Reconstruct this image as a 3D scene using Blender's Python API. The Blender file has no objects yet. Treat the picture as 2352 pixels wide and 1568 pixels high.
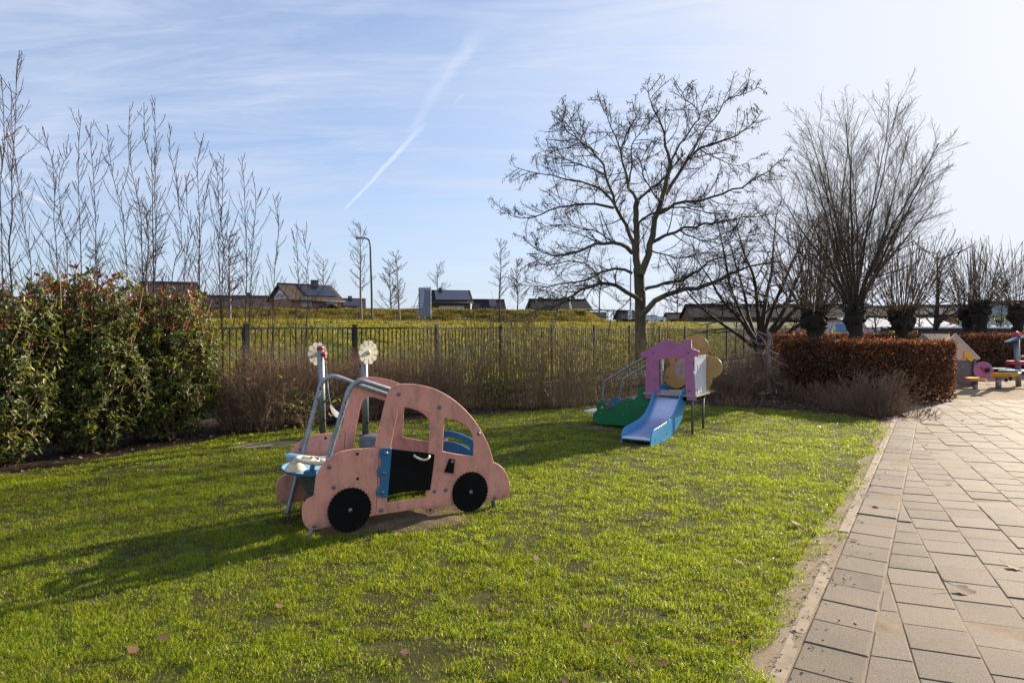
import bpy, bmesh, math, random
import numpy as np
from mathutils import Vector, Matrix

random.seed(7)
RNG = np.random.default_rng(7)
SC = bpy.context.scene
COL = SC.collection
R = math.radians

# ------------------------------------------------------------------ camera
EYE = 1.6
FPX = 1500.0                       # focal length for a frame 2352 wide
PITCH = math.atan(31.0 / FPX)
cam_d = bpy.data.cameras.new('camera')
cam_d.sensor_width = 36.0
cam_d.lens = 36.0 * FPX / 2352.0
cam_d.clip_start = 0.05
cam_d.clip_end = 6000
cam = bpy.data.objects.new('camera', cam_d)
cam.location = (0, 0, EYE)
cam.rotation_euler = (math.pi / 2 - PITCH, 0, 0)
COL.objects.link(cam)
SC.camera = cam

# ------------------------------------------------------------------ sun, exposure
SUN_AZ, SUN_EL = R(49.2), R(20.0)
SUN = Vector((math.cos(SUN_EL) * math.sin(SUN_AZ), math.cos(SUN_EL) * math.cos(SUN_AZ), math.sin(SUN_EL)))
sun_d = bpy.data.lights.new('sun', 'SUN')
sun_d.energy = 5.0
sun_d.angle = R(0.5)
sun_d.color = (1.0, 0.86, 0.68)
sun = bpy.data.objects.new('sun', sun_d)
sun.rotation_euler = SUN.to_track_quat('Z', 'Y').to_euler()
sun.location = SUN * 50
COL.objects.link(sun)
SC.view_settings.view_transform = 'Standard'
SC.view_settings.look = 'None'
SC.view_settings.exposure = 1.18
SC.view_settings.gamma = 1.0
SC.view_settings.use_curve_mapping = False
try:
    SC.cycles.max_bounces = 8
    SC.cycles.diffuse_bounces = 3
    SC.cycles.glossy_bounces = 3
    SC.cycles.transmission_bounces = 4
    SC.cycles.transparent_max_bounces = 8
    SC.cycles.use_denoising = True
    SC.cycles.denoiser = 'OPENIMAGEDENOISE'
    SC.cycles.denoising_input_passes = 'RGB_ALBEDO_NORMAL'
    SC.cycles.denoising_prefilter = 'ACCURATE'
except Exception:
    pass

# ------------------------------------------------------------------ view geometry helpers (survey of the place)
def ray(x, y):
    dx, dz = (x - 1176.0) / FPX, -(y - 784.0) / FPX
    return Vector((dx, math.cos(PITCH) + math.sin(PITCH) * dz, -math.sin(PITCH) + math.cos(PITCH) * dz))
def g(x, y, h=0.0):
    d = ray(x, y); k = (h - EYE) / d.z
    return Vector((d.x * k, d.y * k, h))
def at(x, y, Y):
    d = ray(x, y); k = Y / d.y
    return Vector((d.x * k, Y, EYE + d.z * k))
class Pl:
    """a vertical plane through ground point o along direction d; s runs along it, t up, w away from the viewer"""
    def __init__(self, o, d):
        self.o = Vector((o[0], o[1], 0)); self.d = Vector((d[0], d[1], 0)).normalized()
        self.n = Vector((-self.d.y, self.d.x, 0))
    def st(self, x, y, w=0.0):
        r = ray(x, y); C = Vector((0, 0, EYE))
        k = (self.o + self.n * w - C).dot(self.n) / r.dot(self.n)
        p = C + r * k
        return ((p - self.o).dot(self.d), p.z)
    def P(self, s, t, w=0.0):
        return self.o + self.d * s + self.n * w + Vector((0, 0, t))
    def M(self, w=0.0):
        m = Matrix.Identity(4)
        o = self.o + self.n * w
        for i in range(3):
            m[i][0] = self.d[i]; m[i][1] = (0, 0, 1)[i]; m[i][2] = -self.n[i]; m[i][3] = o[i]
        return m

# ------------------------------------------------------------------ node helpers
def new_mat(name):
    m = bpy.data.materials.new(name); m.use_nodes = True
    nt = m.node_tree
    b = nt.nodes['Principled BSDF']
    return m, nt, b
def N(nt, t, **kw):
    n = nt.nodes.new(t)
    for k, v in kw.items():
        if k.startswith('i_'):
            key = k[2:]
            n.inputs[int(key) if key.isdigit() else key].default_value = v
        else:
            setattr(n, k, v)
    return n
def L(nt, a, b): nt.links.new(a, b)
def ramp(nt, src, stops):
    r = nt.nodes.new('ShaderNodeValToRGB')
    e = r.color_ramp.elements
    while len(e) < len(stops): e.new(0.5)
    for el, (p, c) in zip(e, stops):
        el.position = p
        el.color = tuple(c) + (1,) if len(c) == 3 else c
    if src is not None: L(nt, src, r.inputs[0])
    return r.outputs[0]
def math_n(nt, op, a, b=None, c=None, clamp=False):
    n = nt.nodes.new('ShaderNodeMath'); n.operation = op; n.use_clamp = clamp
    for i, v in enumerate((a, b, c)):
        if v is None: continue
        if isinstance(v, (int, float)): n.inputs[i].default_value = v
        else: L(nt, v, n.inputs[i])
    return n.outputs[0]
def mix_c(nt, f, a, b, mode='MIX'):
    n = nt.nodes.new('ShaderNodeMix'); n.data_type = 'RGBA'; n.blend_type = mode
    if isinstance(f, (int, float)): n.inputs[0].default_value = f
    else: L(nt, f, n.inputs[0])
    for i, v in ((6, a), (7, b)):
        if isinstance(v, (tuple, list)): n.inputs[i].default_value = tuple(v) + (1,) if len(v) == 3 else v
        else: L(nt, v, n.inputs[i])
    return n.outputs[2]
def coords(nt, scale=1.0, kind='Object', stretch=None):
    tc = nt.nodes.new('ShaderNodeTexCoord')
    if stretch is None and scale == 1.0: return tc.outputs[kind]
    mp = nt.nodes.new('ShaderNodeMapping'); L(nt, tc.outputs[kind], mp.inputs[0])
    mp.inputs['Scale'].default_value = stretch if stretch else (scale,) * 3
    return mp.outputs[0]
def noise(nt, vec, scale, detail=4, rough=0.55, dist=0.0):
    n = nt.nodes.new('ShaderNodeTexNoise')
    n.inputs['Scale'].default_value = scale; n.inputs['Detail'].default_value = detail
    n.inputs['Roughness'].default_value = rough; n.inputs['Distortion'].default_value = dist
    if vec is not None: L(nt, vec, n.inputs['Vector'])
    return n.outputs['Fac']
def bump(nt, b, h, strength=0.3, dist=0.01):
    n = nt.nodes.new('ShaderNodeBump'); n.inputs['Strength'].default_value = strength; n.inputs['Distance'].default_value = dist
    L(nt, h, n.inputs['Height']); L(nt, n.outputs[0], b.inputs['Normal'])
def basic(name, c, rough=0.5, metal=0.0, var=0.15, scale=6.0, bmp=0.0, bscale=60.0, bdist=0.004, grime=None, gscale=3.0, gamt=0.5, stretch=None, spec=0.5):
    """plain painted / plastic / metal surface with soft mottling and optional grime streaks"""
    m, nt, b = new_mat(name)
    v = coords(nt)
    n1 = noise(nt, v, scale, 5, 0.6)
    c1 = tuple(max(0, x * (1 - var)) for x in c); c2 = tuple(min(1, x * (1 + var)) for x in c)
    col = ramp(nt, n1, [(0.3, c1), (0.7, c2)])
    if grime:
        gv = coords(nt, stretch=stretch) if stretch else v
        n2 = noise(nt, gv, gscale, 8, 0.72)
        f = ramp(nt, n2, [(0.5, (0, 0, 0)), (0.72, (gamt,) * 3)])
        col = mix_c(nt, f, col, grime)
    L(nt, col, b.inputs['Base Color'])
    b.inputs['Roughness'].default_value = rough; b.inputs['Metallic'].default_value = metal
    b.inputs['Specular IOR Level'].default_value = spec
    if bmp: bump(nt, b, noise(nt, v, bscale, 4), bmp, bdist)
    return m
def leafy(name, stops, rough=0.45, trans=0.35, tcol=(1.2, 1.25, 0.5), spec=0.4, patch=None, pscale=0.8):
    """foliage: colour per leaf, part of the light passes through"""
    m, nt, b = new_mat(name)
    geo = nt.nodes.new('ShaderNodeNewGeometry')
    col = ramp(nt, geo.outputs['Random Per Island'], stops)
    if patch:
        n = noise(nt, coords(nt), pscale, 3)
        f = ramp(nt, n, [(0.38, (0, 0, 0)), (0.66, (1, 1, 1))])
        col = mix_c(nt, f, col, mix_c(nt, 1.0, col, patch, 'MULTIPLY'))
    L(nt, col, b.inputs['Base Color'])
    b.inputs['Roughness'].default_value = rough
    b.inputs['Specular IOR Level'].default_value = spec
    tr = nt.nodes.new('ShaderNodeBsdfTranslucent')
    L(nt, mix_c(nt, 1.0, col, tcol, 'MULTIPLY'), tr.inputs[0])
    ms = nt.nodes.new('ShaderNodeMixShader'); ms.inputs[0].default_value = trans
    L(nt, b.outputs[0], ms.inputs[1]); L(nt, tr.outputs[0], ms.inputs[2])
    L(nt, ms.outputs[0], nt.nodes['Material Output'].inputs[0])
    return m
def bark(name, c1, c2, scale=18, moss=None):
    m, nt, b = new_mat(name)
    v = coords(nt, stretch=(1, 1, 0.35))
    n1 = noise(nt, v, scale, 6, 0.65)
    col = ramp(nt, n1, [(0.32, c1), (0.68, c2)])
    if moss:
        n2 = noise(nt, coords(nt), 2.2, 4)
        col = mix_c(nt, ramp(nt, n2, [(0.42, (0, 0, 0)), (0.62, (0.8,) * 3)]), col, moss)
    L(nt, col, b.inputs['Base Color']); b.inputs['Roughness'].default_value = 0.85
    bump(nt, b, n1, 0.7, 0.02)
    return m

# ------------------------------------------------------------------ world sky with thin cirrus and vapour trails
W = bpy.data.worlds.new('World'); SC.world = W; W.use_nodes = True
wt = W.node_tree
for n in list(wt.nodes): wt.nodes.remove(n)
wo = wt.nodes.new('ShaderNodeOutputWorld'); bg = wt.nodes.new('ShaderNodeBackground')
sky = wt.nodes.new('ShaderNodeTexSky'); sky.sky_type = 'NISHITA'; sky.sun_disc = False
sky.sun_elevation = SUN_EL; sky.sun_rotation = SUN_AZ
sky.altitude = 0; sky.air_density = 1.0; sky.dust_density = 0.7; sky.ozone_density = 3.0
tc = wt.nodes.new('ShaderNodeTexCoord')
DIR = tc.outputs['Generated']
sep = wt.nodes.new('ShaderNodeSeparateXYZ'); L(wt, DIR, sep.inputs[0])
zc = math_n(wt, 'ADD', math_n(wt, 'MAXIMUM', sep.outputs[2], 0.0), 0.16)
px = math_n(wt, 'DIVIDE', sep.outputs[0], zc); py = math_n(wt, 'DIVIDE', sep.outputs[1], zc)
cmb = wt.nodes.new('ShaderNodeCombineXYZ'); L(wt, px, cmb.inputs[0]); L(wt, py, cmb.inputs[1])
mp = wt.nodes.new('ShaderNodeMapping'); L(wt, cmb.outputs[0], mp.inputs[0])
mp.inputs['Rotation'].default_value = (0, 0, R(38)); mp.inputs['Scale'].default_value = (0.55, 1.5, 1)
n_big = noise(wt, mp.outputs[0], 0.9, 8, 0.62, 0.6)
n_wide = noise(wt, cmb.outputs[0], 0.45, 3, 0.5)
n_sheet = noise(wt, cmb.outputs[0], 1.1, 6, 0.6, 0.4)
def dotn(vec):
    d = wt.nodes.new('ShaderNodeVectorMath'); d.operation = 'DOT_PRODUCT'
    L(wt, DIR, d.inputs[0]); d.inputs[1].default_value = tuple(vec); return d.outputs['Value']
sd = math_n(wt, 'MAXIMUM', dotn(SUN), 0.0)
near_sun = math_n(wt, 'POWER', sd, 6.0)
mp2 = wt.nodes.new('ShaderNodeMapping'); L(wt, cmb.outputs[0], mp2.inputs[0])
mp2.inputs['Rotation'].default_value = (0, 0, R(24)); mp2.inputs['Scale'].default_value = (0.8, 3.6, 1)
n_streak = noise(wt, mp2.outputs[0], 1.5, 9, 0.68, 0.9)
streak = ramp(wt, n_streak, [(0.44, (0, 0, 0)), (0.72, (0.5,) * 3)])
veil = ramp(wt, n_big, [(0.36, (0, 0, 0)), (0.78, (0.62,) * 3)])
veil2 = ramp(wt, n_wide, [(0.35, (0.44,) * 3), (0.7, (0.95,) * 3)])
veil3 = ramp(wt, n_sheet, [(0.40, (0.86,) * 3), (0.66, (1.0,) * 3)])
f_cloud = math_n(wt, 'ADD', math_n(wt, 'MULTIPLY', veil, 1.0), math_n(wt, 'MULTIPLY', veil2, 0.45))
f_cloud = math_n(wt, 'ADD', f_cloud, math_n(wt, 'MULTIPLY', streak, 0.8))
f_cloud = math_n(wt, 'ADD', f_cloud, math_n(wt, 'MULTIPLY', math_n(wt, 'MULTIPLY', near_sun, 1.15), veil3), clamp=True)
def trail(A, B, w0, w1, amt, soft0=0.15, soft1=0.5, wob=0.006):
    a, b = ray(*A).normalized(), ray(*B).normalized()
    nrm = a.cross(b).normalized(); u = a; v = nrm.cross(a).normalized()
    T = math.atan2(b.dot(v), b.dot(u))
    ang = math_n(wt, 'ARCTAN2', dotn(v), dotn(u))
    k = math_n(wt, 'DIVIDE', ang, T)
    nz = noise(wt, DIR, 22.0, 5, 0.6)
    off = math_n(wt, 'ADD', dotn(nrm), math_n(wt, 'MULTIPLY', math_n(wt, 'SUBTRACT', nz, 0.5), wob * 2))
    wd = math_n(wt, 'ADD', math_n(wt, 'MULTIPLY', k, w1 - w0), w0)
    q = math_n(wt, 'DIVIDE', math_n(wt, 'ABSOLUTE', off), wd)
    band = math_n(wt, 'SUBTRACT', 1.0, q, clamp=True)
    band = math_n(wt, 'POWER', band, 0.7)
    i0 = math_n(wt, 'DIVIDE', k, soft0, clamp=True)
    i1 = math_n(wt, 'DIVIDE', math_n(wt, 'SUBTRACT', 1.0, k), soft1, clamp=True)
    nz2 = ramp(wt, noise(wt, DIR, 9.0, 6, 0.65), [(0.3, (0.35,) * 3), (0.65, (1,) * 3)])
    r = math_n(wt, 'MULTIPLY', math_n(wt, 'MULTIPLY', band, i0), i1)
    return math_n(wt, 'MULTIPLY', math_n(wt, 'MULTIPLY', r, nz2), amt)
tr = trail((788, 486), (985, 275), 0.0022, 0.0052, 0.85, 0.06, 0.30, 0.004)
tr = math_n(wt, 'ADD', tr, trail((925, 340), (1035, 140), 0.007, 0.011, 0.30, 0.3, 0.4))
tr = math_n(wt, 'ADD', tr, trail((985, 250), (1120, 30), 0.006, 0.015, 0.34, 0.35, 0.6, 0.012))
tr = math_n(wt, 'ADD', tr, trail((960, 200), (1210, 10), 0.008, 0.022, 0.22, 0.4, 0.5, 0.012))
tr = math_n(wt, 'ADD', tr, trail((118, 474), (-60, 370), 0.003, 0.007, 0.75, 0.10, 0.3, 0.003))
tr = math_n(wt, 'ADD', tr, trail((1040, 245), (1068, 212), 0.002, 0.003, 0.4, 0.3, 0.3))
tr = math_n(wt, 'MINIMUM', tr, 0.85)
cloud_c = mix_c(wt, near_sun, (3.85, 4.4, 5.6), (5.75, 5.9, 6.2))
low = math_n(wt, 'POWER', math_n(wt, 'SUBTRACT', 1.0, math_n(wt, 'MAXIMUM', sep.outputs[2], 0.0), clamp=True), 9.0)
blue = mix_c(wt, 1.0, sky.outputs[0], (0.95, 1.0, 1.12), 'MULTIPLY')
col = mix_c(wt, math_n(wt, 'MULTIPLY', low, 0.8), blue, mix_c(wt, near_sun, (3.9, 4.55, 5.3), (5.9, 5.85, 5.8)))
col = mix_c(wt, f_cloud, col, cloud_c)
col = mix_c(wt, tr, col, (5.6, 5.9, 6.6))
L(wt, col, bg.inputs[0]); bg.inputs[1].default_value = 0.074
L(wt, bg.outputs[0], wo.inputs[0])

# ------------------------------------------------------------------ mesh helpers
def np_mesh(verts, quads=None, tris=None, smooth=False, name='mesh'):
    me = bpy.data.meshes.new(name)
    verts = np.asarray(verts, np.float32).reshape(-1, 3)
    q = np.zeros((0, 4), np.int32) if quads is None else np.asarray(quads, np.int32).reshape(-1, 4)
    t = np.zeros((0, 3), np.int32) if tris is None else np.asarray(tris, np.int32).reshape(-1, 3)
    me.vertices.add(len(verts)); me.vertices.foreach_set('co', verts.ravel())
    me.loops.add(len(q) * 4 + len(t) * 3)
    me.loops.foreach_set('vertex_index', np.concatenate([q.ravel(), t.ravel()]))
    me.polygons.add(len(q) + len(t))
    st = np.concatenate([np.arange(len(q)) * 4, len(q) * 4 + np.arange(len(t)) * 3]).astype(np.int32)
    me.polygons.foreach_set('loop_start', st)
    if smooth: me.polygons.foreach_set('use_smooth', np.ones(len(st), bool))
    me.update(calc_edges=True)
    return me

class MB:
    """collects shapes that become ONE mesh"""
    def __init__(self): self.v = []; self.f = []; self.sm = []
    def add(self, vs, fs, smooth=False):
        o = len(self.v); self.v.extend(tuple(p) for p in vs)
        for f in fs: self.f.append(tuple(i + o for i in f)); self.sm.append(smooth)
        return self
    def box(self, c, s, M=None):
        x, y, z = (k / 2 for k in s); c = Vector(c)
        vs = [Vector(p) + c for p in ((-x, -y, -z), (x, -y, -z), (x, y, -z), (-x, y, -z), (-x, -y, z), (x, -y, z), (x, y, z), (-x, y, z))]
        if M is not None: vs = [M @ p for p in vs]
        return self.add(vs, [(0, 3, 2, 1), (4, 5, 6, 7), (0, 1, 5, 4), (1, 2, 6, 5), (2, 3, 7, 6), (3, 0, 4, 7)])
    def tube(self, pts, r, k=10, caps=True, M=None, smooth=True):
        pts = [Vector(p) for p in pts]
        rs = r if isinstance(r, (list, tuple)) else [r] * len(pts)
        n = len(pts); ref = None; rings = []
        for i in range(n):
            t = (pts[min(i + 1, n - 1)] - pts[max(i - 1, 0)]).normalized()
            if ref is None:
                ref = Vector((0, 0, 1)) if abs(t.z) < 0.9 else Vector((1, 0, 0))
                ref = (ref - t * ref.dot(t)).normalized()
            else:
                ref = (ref - t * ref.dot(t)).normalized()
            b = t.cross(ref)
            rings.append([pts[i] + (ref * math.cos(a) + b * math.sin(a)) * rs[i] for a in (2 * math.pi * j / k for j in range(k))])
        vs = [p for ring in rings for p in ring]
        if M is not None: vs = [M @ p for p in vs]
        fs = [(i * k + j, i * k + (j + 1) % k, (i + 1) * k + (j + 1) % k, (i + 1) * k + j) for i in range(n - 1) for j in range(k)]
        self.add(vs, fs, smooth)
        if caps:
            o = len(self.v) - len(vs)
            self.f.append(tuple(o + j for j in reversed(range(k)))); self.sm.append(False)
            self.f.append(tuple(o + (n - 1) * k + j for j in range(k))); self.sm.append(False)
        return self
    def lathe(self, prof, k=24, M=None, smooth=True, caps=True):
        """profile [(r, z)] turned round local Z"""
        vs = []; n = len(prof)
        for r_, z in prof:
            for j in range(k):
                a = 2 * math.pi * j / k; vs.append(Vector((r_ * math.cos(a), r_ * math.sin(a), z)))
        if M is not None: vs = [M @ p for p in vs]
        fs = [(i * k + j, i * k + (j + 1) % k, (i + 1) * k + (j + 1) % k, (i + 1) * k + j) for i in range(n - 1) for j in range(k)]
        o = len(self.v); self.add(vs, fs, smooth)
        if caps and prof[0][0] > 1e-5: self.f.append(tuple(o + j for j in reversed(range(k)))); self.sm.append(False)
        if caps and prof[-1][0] > 1e-5: self.f.append(tuple(o + (n - 1) * k + j for j in range(k))); self.sm.append(False)
        return self
    def prism(self, pts, h, M=None):
        """convex outline [(x, y)] extruded from z=0 to h"""
        n = len(pts)
        vs = [Vector((p[0], p[1], 0)) for p in pts] + [Vector((p[0], p[1], h)) for p in pts]
        if M is not None: vs = [M @ p for p in vs]
        return self.add(vs, [tuple(reversed(range(n))), tuple(range(n, 2 * n))] + [(i, (i + 1) % n, n + (i + 1) % n, n + i) for i in range(n)])
    def mesh(self, name='mesh'):
        me = bpy.data.meshes.new(name); me.from_pydata([tuple(v) for v in self.v], [], self.f)
        me.polygons.foreach_set('use_smooth', np.array(self.sm, bool))
        me.update(); return me

def cat(lst):
    """several numpy (verts, quads) pairs into one"""
    vs, qs, o = [], [], 0
    for v, q in lst:
        v = v.reshape(-1, 3); vs.append(v); qs.append(q.reshape(-1, 4) + o); o += len(v)
    if not vs: return np.zeros((0, 3)), np.zeros((0, 4), np.int32)
    return np.concatenate(vs), np.concatenate(qs)

class Twigs:
    """many tapering branches collected and built in one go"""
    def __init__(self): self.g = {}
    def add(self, pts, radii, k=3):
        self.g.setdefault((len(pts), k), []).append((pts, radii))
    def arrays(self):
        out = []
        for (n, k), lst in self.g.items():
            Pn = np.array([[tuple(p) for p in a[0]] for a in lst], np.float64); rad = np.array([a[1] for a in lst], np.float64)
            m = len(lst)
            T = np.empty_like(Pn)
            T[:, 1:-1] = Pn[:, 2:] - Pn[:, :-2]; T[:, 0] = Pn[:, 1] - Pn[:, 0]; T[:, -1] = Pn[:, -1] - Pn[:, -2]
            T /= np.linalg.norm(T, axis=2, keepdims=True) + 1e-9
            ov = Pn[:, -1] - Pn[:, 0]
            ref = np.zeros((m, 3)); ref[np.arange(m), np.argmin(np.abs(ov), axis=1)] = 1
            U = np.cross(T, ref[:, None, :]); U /= np.linalg.norm(U, axis=2, keepdims=True) + 1e-9
            V = np.cross(T, U)
            a = np.arange(k) * 2 * math.pi / k
            ring = Pn[:, :, None, :] + rad[:, :, None, None] * (U[:, :, None, :] * np.cos(a)[None, None, :, None] + V[:, :, None, :] * np.sin(a)[None, None, :, None])
            verts = ring.reshape(-1, 3)
            i, j = np.meshgrid(np.arange(n - 1), np.arange(k), indexing='ij')
            q = np.stack([i * k + j, i * k + (j + 1) % k, (i + 1) * k + (j + 1) % k, (i + 1) * k + j], -1).reshape(-1, 4)
            quads = (q[None] + (np.arange(m) * n * k)[:, None, None]).reshape(-1, 4)
            out.append((verts, quads))
        return cat(out)
    def mesh(self):
        v, q = self.arrays(); return np_mesh(v, q, smooth=True)

def unit(a): return a / (np.linalg.norm(a, axis=-1, keepdims=True) + 1e-9)
def leaves(P, D, U, Ln, Wd, fold=0.25, curl=0.15):
    """leaf blades: P base, D direction, U face side, Ln length, Wd width -> (verts, quads)"""
    D = unit(D); S = unit(np.cross(D, U)); U2 = np.cross(S, D)
    n = len(P); Ln = Ln[:, None]; Wd = Wd[:, None]
    up = U2 * Wd * fold; dn = -U2 * Ln * curl
    v = np.stack([P,
                  P + D * Ln * .32 + S * Wd * .5 + up,
                  P + D * Ln * .70 + S * Wd * .42 + up + dn * .5,
                  P + D * Ln + dn,
                  P + D * Ln * .70 - S * Wd * .42 + up + dn * .5,
                  P + D * Ln * .32 - S * Wd * .5 + up], 1)
    q = np.array([[0, 1, 2, 3], [0, 3, 4, 5]])
    return v.reshape(-1, 3), (q[None] + (np.arange(n) * 6)[:, None, None]).reshape(-1, 4)
def rand_dirs(n): return unit(RNG.normal(size=(n, 3)))

def flat(outlines, thick=0.018, bevel=0.004, sharp=38, res=5, M=None):
    """board cut to smooth outlines (first = edge, others = holes), rounded rim; local x right, y up, z towards viewer"""
    cu = bpy.data.curves.new('board', 'CURVE'); cu.dimensions = '2D'; cu.fill_mode = 'BOTH'
    cu.extrude = max(thick / 2 - bevel, 0.0005); cu.bevel_depth = bevel; cu.bevel_resolution = 1; cu.resolution_u = res
    cu.offset = -bevel
    for pts in outlines:
        sp = cu.splines.new('BEZIER'); n = len(pts); sp.bezier_points.add(n - 1); sp.use_cyclic_u = True
        for i, p in enumerate(pts):
            b = sp.bezier_points[i]; b.co = (p[0], p[1], 0)
            a0 = Vector(p[:2]) - Vector(pts[i - 1][:2]); a1 = Vector(pts[(i + 1) % n][:2]) - Vector(p[:2])
            ang = math.degrees(a0.angle(a1)) if a0.length > 1e-6 and a1.length > 1e-6 else 0
            h = 'VECTOR' if (ang > sharp or len(p) > 2) else 'AUTO'
            b.handle_left_type = h; b.handle_right_type = h
    ob = bpy.data.objects.new('tmp', cu)
    COL.objects.link(ob); bpy.context.view_layer.update()
    me = bpy.data.meshes.new_from_object(ob.evaluated_get(bpy.context.evaluated_depsgraph_get()))
    bpy.data.objects.remove(ob); bpy.data.curves.remove(cu)
    if M is not None: me.transform(M)
    return me

# ------------------------------------------------------------------ object helpers
def tag(o, label=None, cat=None, group=None, kind=None):
    if label: o['label'] = label
    if cat: o['category'] = cat
    if group: o['group'] = group
    if kind: o['kind'] = kind
    return o
def thing(name, label, cat, loc=(0, 0, 0), rz=0.0, group=None):
    o = bpy.data.objects.new(name, None); COL.objects.link(o); o.empty_display_size = 0.1
    o.location = loc; o.rotation_euler = (0, 0, rz)
    return tag(o, label, cat, group)
def root_of(o):
    while o.parent: o = o.parent
    return o
def obj(name, me, mat, parent=None, world=True, label=None):
    """one mesh object; world=True: the mesh is in world coordinates and is moved into its thing's frame"""
    if isinstance(me, (MB, Twigs)): me = me.mesh()
    o = bpy.data.objects.new(name, me); COL.objects.link(o)
    if parent is not None:
        if world:
            r = root_of(parent)
            me.transform((Matrix.Translation(r.location) @ r.rotation_euler.to_matrix().to_4x4()).inverted())
        o.parent = parent
    me.name = name
    me.materials.clear(); me.materials.append(mat)
    if label: o['label'] = label
    return o
def children(o): return [c for c in bpy.data.objects if c.parent == o]
def copy_tree(o, parent=None):
    c = o.copy(); COL.objects.link(c)
    if parent is not None: c.parent = parent
    for ch in children(o): copy_tree(ch, c)
    return c

# value noise for scattering
_T = RNG.random((64, 64))
def vnoise(x, y, s):
    x = np.asarray(x) / s; y = np.asarray(y) / s
    xi = np.floor(x).astype(int); yi = np.floor(y).astype(int); fx = x - xi; fy = y - yi
    fx = fx * fx * (3 - 2 * fx); fy = fy * fy * (3 - 2 * fy)
    t = lambda a, b: _T[a % 64, b % 64]
    return (t(xi, yi) * (1 - fx) + t(xi + 1, yi) * fx) * (1 - fy) + (t(xi, yi + 1) * (1 - fx) + t(xi + 1, yi + 1) * fx) * fy
def in_poly(x, y, poly):
    ins = np.zeros(len(x), bool); n = len(poly)
    for i in range(n):
        x0, y0 = poly[i][:2]; x1, y1 = poly[(i + 1) % n][:2]
        c = ((y0 > y) != (y1 > y)) & (x < (x1 - x0) * (y - y0) / (y1 - y0 + 1e-12) + x0)
        ins ^= c
    return ins
def sstep(a, b, x):
    t = np.clip((np.asarray(x, float) - a) / (b - a), 0, 1); return t * t * (3 - 2 * t)

# ================================================================== materials
def pink_mat():
    m, nt, b = new_mat('pink_board')
    v = coords(nt); n1 = noise(nt, v, 2.4, 5, 0.6)
    c = ramp(nt, n1, [(0.3, (0.74, 0.30, 0.215)), (0.7, (0.82, 0.37, 0.275))])
    g1 = noise(nt, coords(nt, stretch=(2.6, 2.6, 1.2)), 3.2, 10, 0.78)          # weathered streaks
    c = mix_c(nt, ramp(nt, g1, [(0.46, (0, 0, 0)), (0.74, (0.85,) * 3)]), c, (0.27, 0.155, 0.12))
    g2 = noise(nt, v, 14, 6, 0.7)                                         # scuffs
    c = mix_c(nt, ramp(nt, g2, [(0.60, (0, 0, 0)), (0.74, (0.6,) * 3)]), c, (0.36, 0.20, 0.165))
    g3 = noise(nt, coords(nt, stretch=(1, 1, 14)), 9, 3, 0.6)              # pale scratches
    c = mix_c(nt, ramp(nt, g3, [(0.70, (0, 0, 0)), (0.76, (0.25,) * 3)]), c, (0.88, 0.50, 0.42))
    sp = nt.nodes.new('ShaderNodeSeparateXYZ'); L(nt, v, sp.inputs[0])
    mud = math_n(nt, 'SUBTRACT', math_n(nt, 'MULTIPLY', noise(nt, v, 11, 7, 0.72), 0.62), math_n(nt, 'MULTIPLY', sp.outputs[2], 1.5), clamp=True)
    c = mix_c(nt, ramp(nt, mud, [(0.06, (0, 0, 0)), (0.30, (0.75,) * 3)]), c, (0.17, 0.105, 0.07))
    L(nt, c, b.inputs['Base Color']); b.inputs['Roughness'].default_value = 0.5; b.inputs['Specular IOR Level'].default_value = 0.35
    return m
M_PINK = pink_mat()
M_BLACKB = basic('black_board', (0.005, 0.005, 0.005), 0.6, var=0.4, spec=0.12)
M_RUBBER = basic('black_rubber', (0.005, 0.005, 0.005), 0.75, var=0.4, bmp=0.2, bscale=150, grime=(0.03, 0.026, 0.022), gscale=9, gamt=0.3, spec=0.12)
M_BLUE = basic('blue_board', (0.014, 0.145, 0.30), 0.42, var=0.12, grime=(0.05, 0.14, 0.22), gscale=4, gamt=0.4)
M_BLUE_TOP = basic('lightened_blue', (0.26, 0.52, 0.70), 0.32, var=0.12, bmp=0.05, grime=(0.30, 0.40, 0.45), gscale=7, gamt=0.5)  # blue lightened to carry sunlight on the table top; crank, rope share it
M_GALV = basic('galvanised_steel', (0.30, 0.32, 0.33), 0.5, metal=0.75, var=0.28, scale=28, bmp=0.12, bscale=60, grime=(0.10, 0.10, 0.10), gscale=10, gamt=0.5)
M_BOLT = basic('grey_bolt', (0.20, 0.20, 0.21), 0.35, metal=0.55, var=0.25, scale=30)
M_HOLE = basic('near_black', (0.01, 0.008, 0.008), 0.6)
M_STEEL = basic('stainless_chute', (0.56, 0.64, 0.84), 0.34, metal=0.85, var=0.10, scale=5, bmp=0.04, bscale=12, grime=(0.30, 0.31, 0.34), gscale=3, gamt=0.5, stretch=(8, 8, 1))  # bluish tint paints the sky's reflection into the steel
M_CREAM = basic('cream_plastic', (0.66, 0.58, 0.40), 0.4, var=0.1, grime=(0.30, 0.22, 0.11), gscale=6, gamt=0.6)
M_FLOWER = basic('ivory_board', (0.76, 0.70, 0.52), 0.45, var=0.06, grime=(0.45, 0.38, 0.22), gscale=5, gamt=0.35)
M_GREYB = basic('grey_sheet', (0.085, 0.10, 0.105), 0.45, var=0.15, bmp=0.06, grime=(0.25, 0.25, 0.23), gscale=8, gamt=0.4)
M_RED = basic('red_cap', (0.45, 0.03, 0.05), 0.4, var=0.15)
M_PURPLE = basic('purple_board', (0.50, 0.15, 0.29), 0.45, var=0.06, grime=(0.20, 0.06, 0.14), gscale=4, gamt=0.45)
M_GREEN = basic('green_board', (0.006, 0.16, 0.055), 0.42, var=0.12, bmp=0.08, bscale=90, grime=(0.015, 0.06, 0.03), gscale=4, gamt=0.5)
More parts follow.
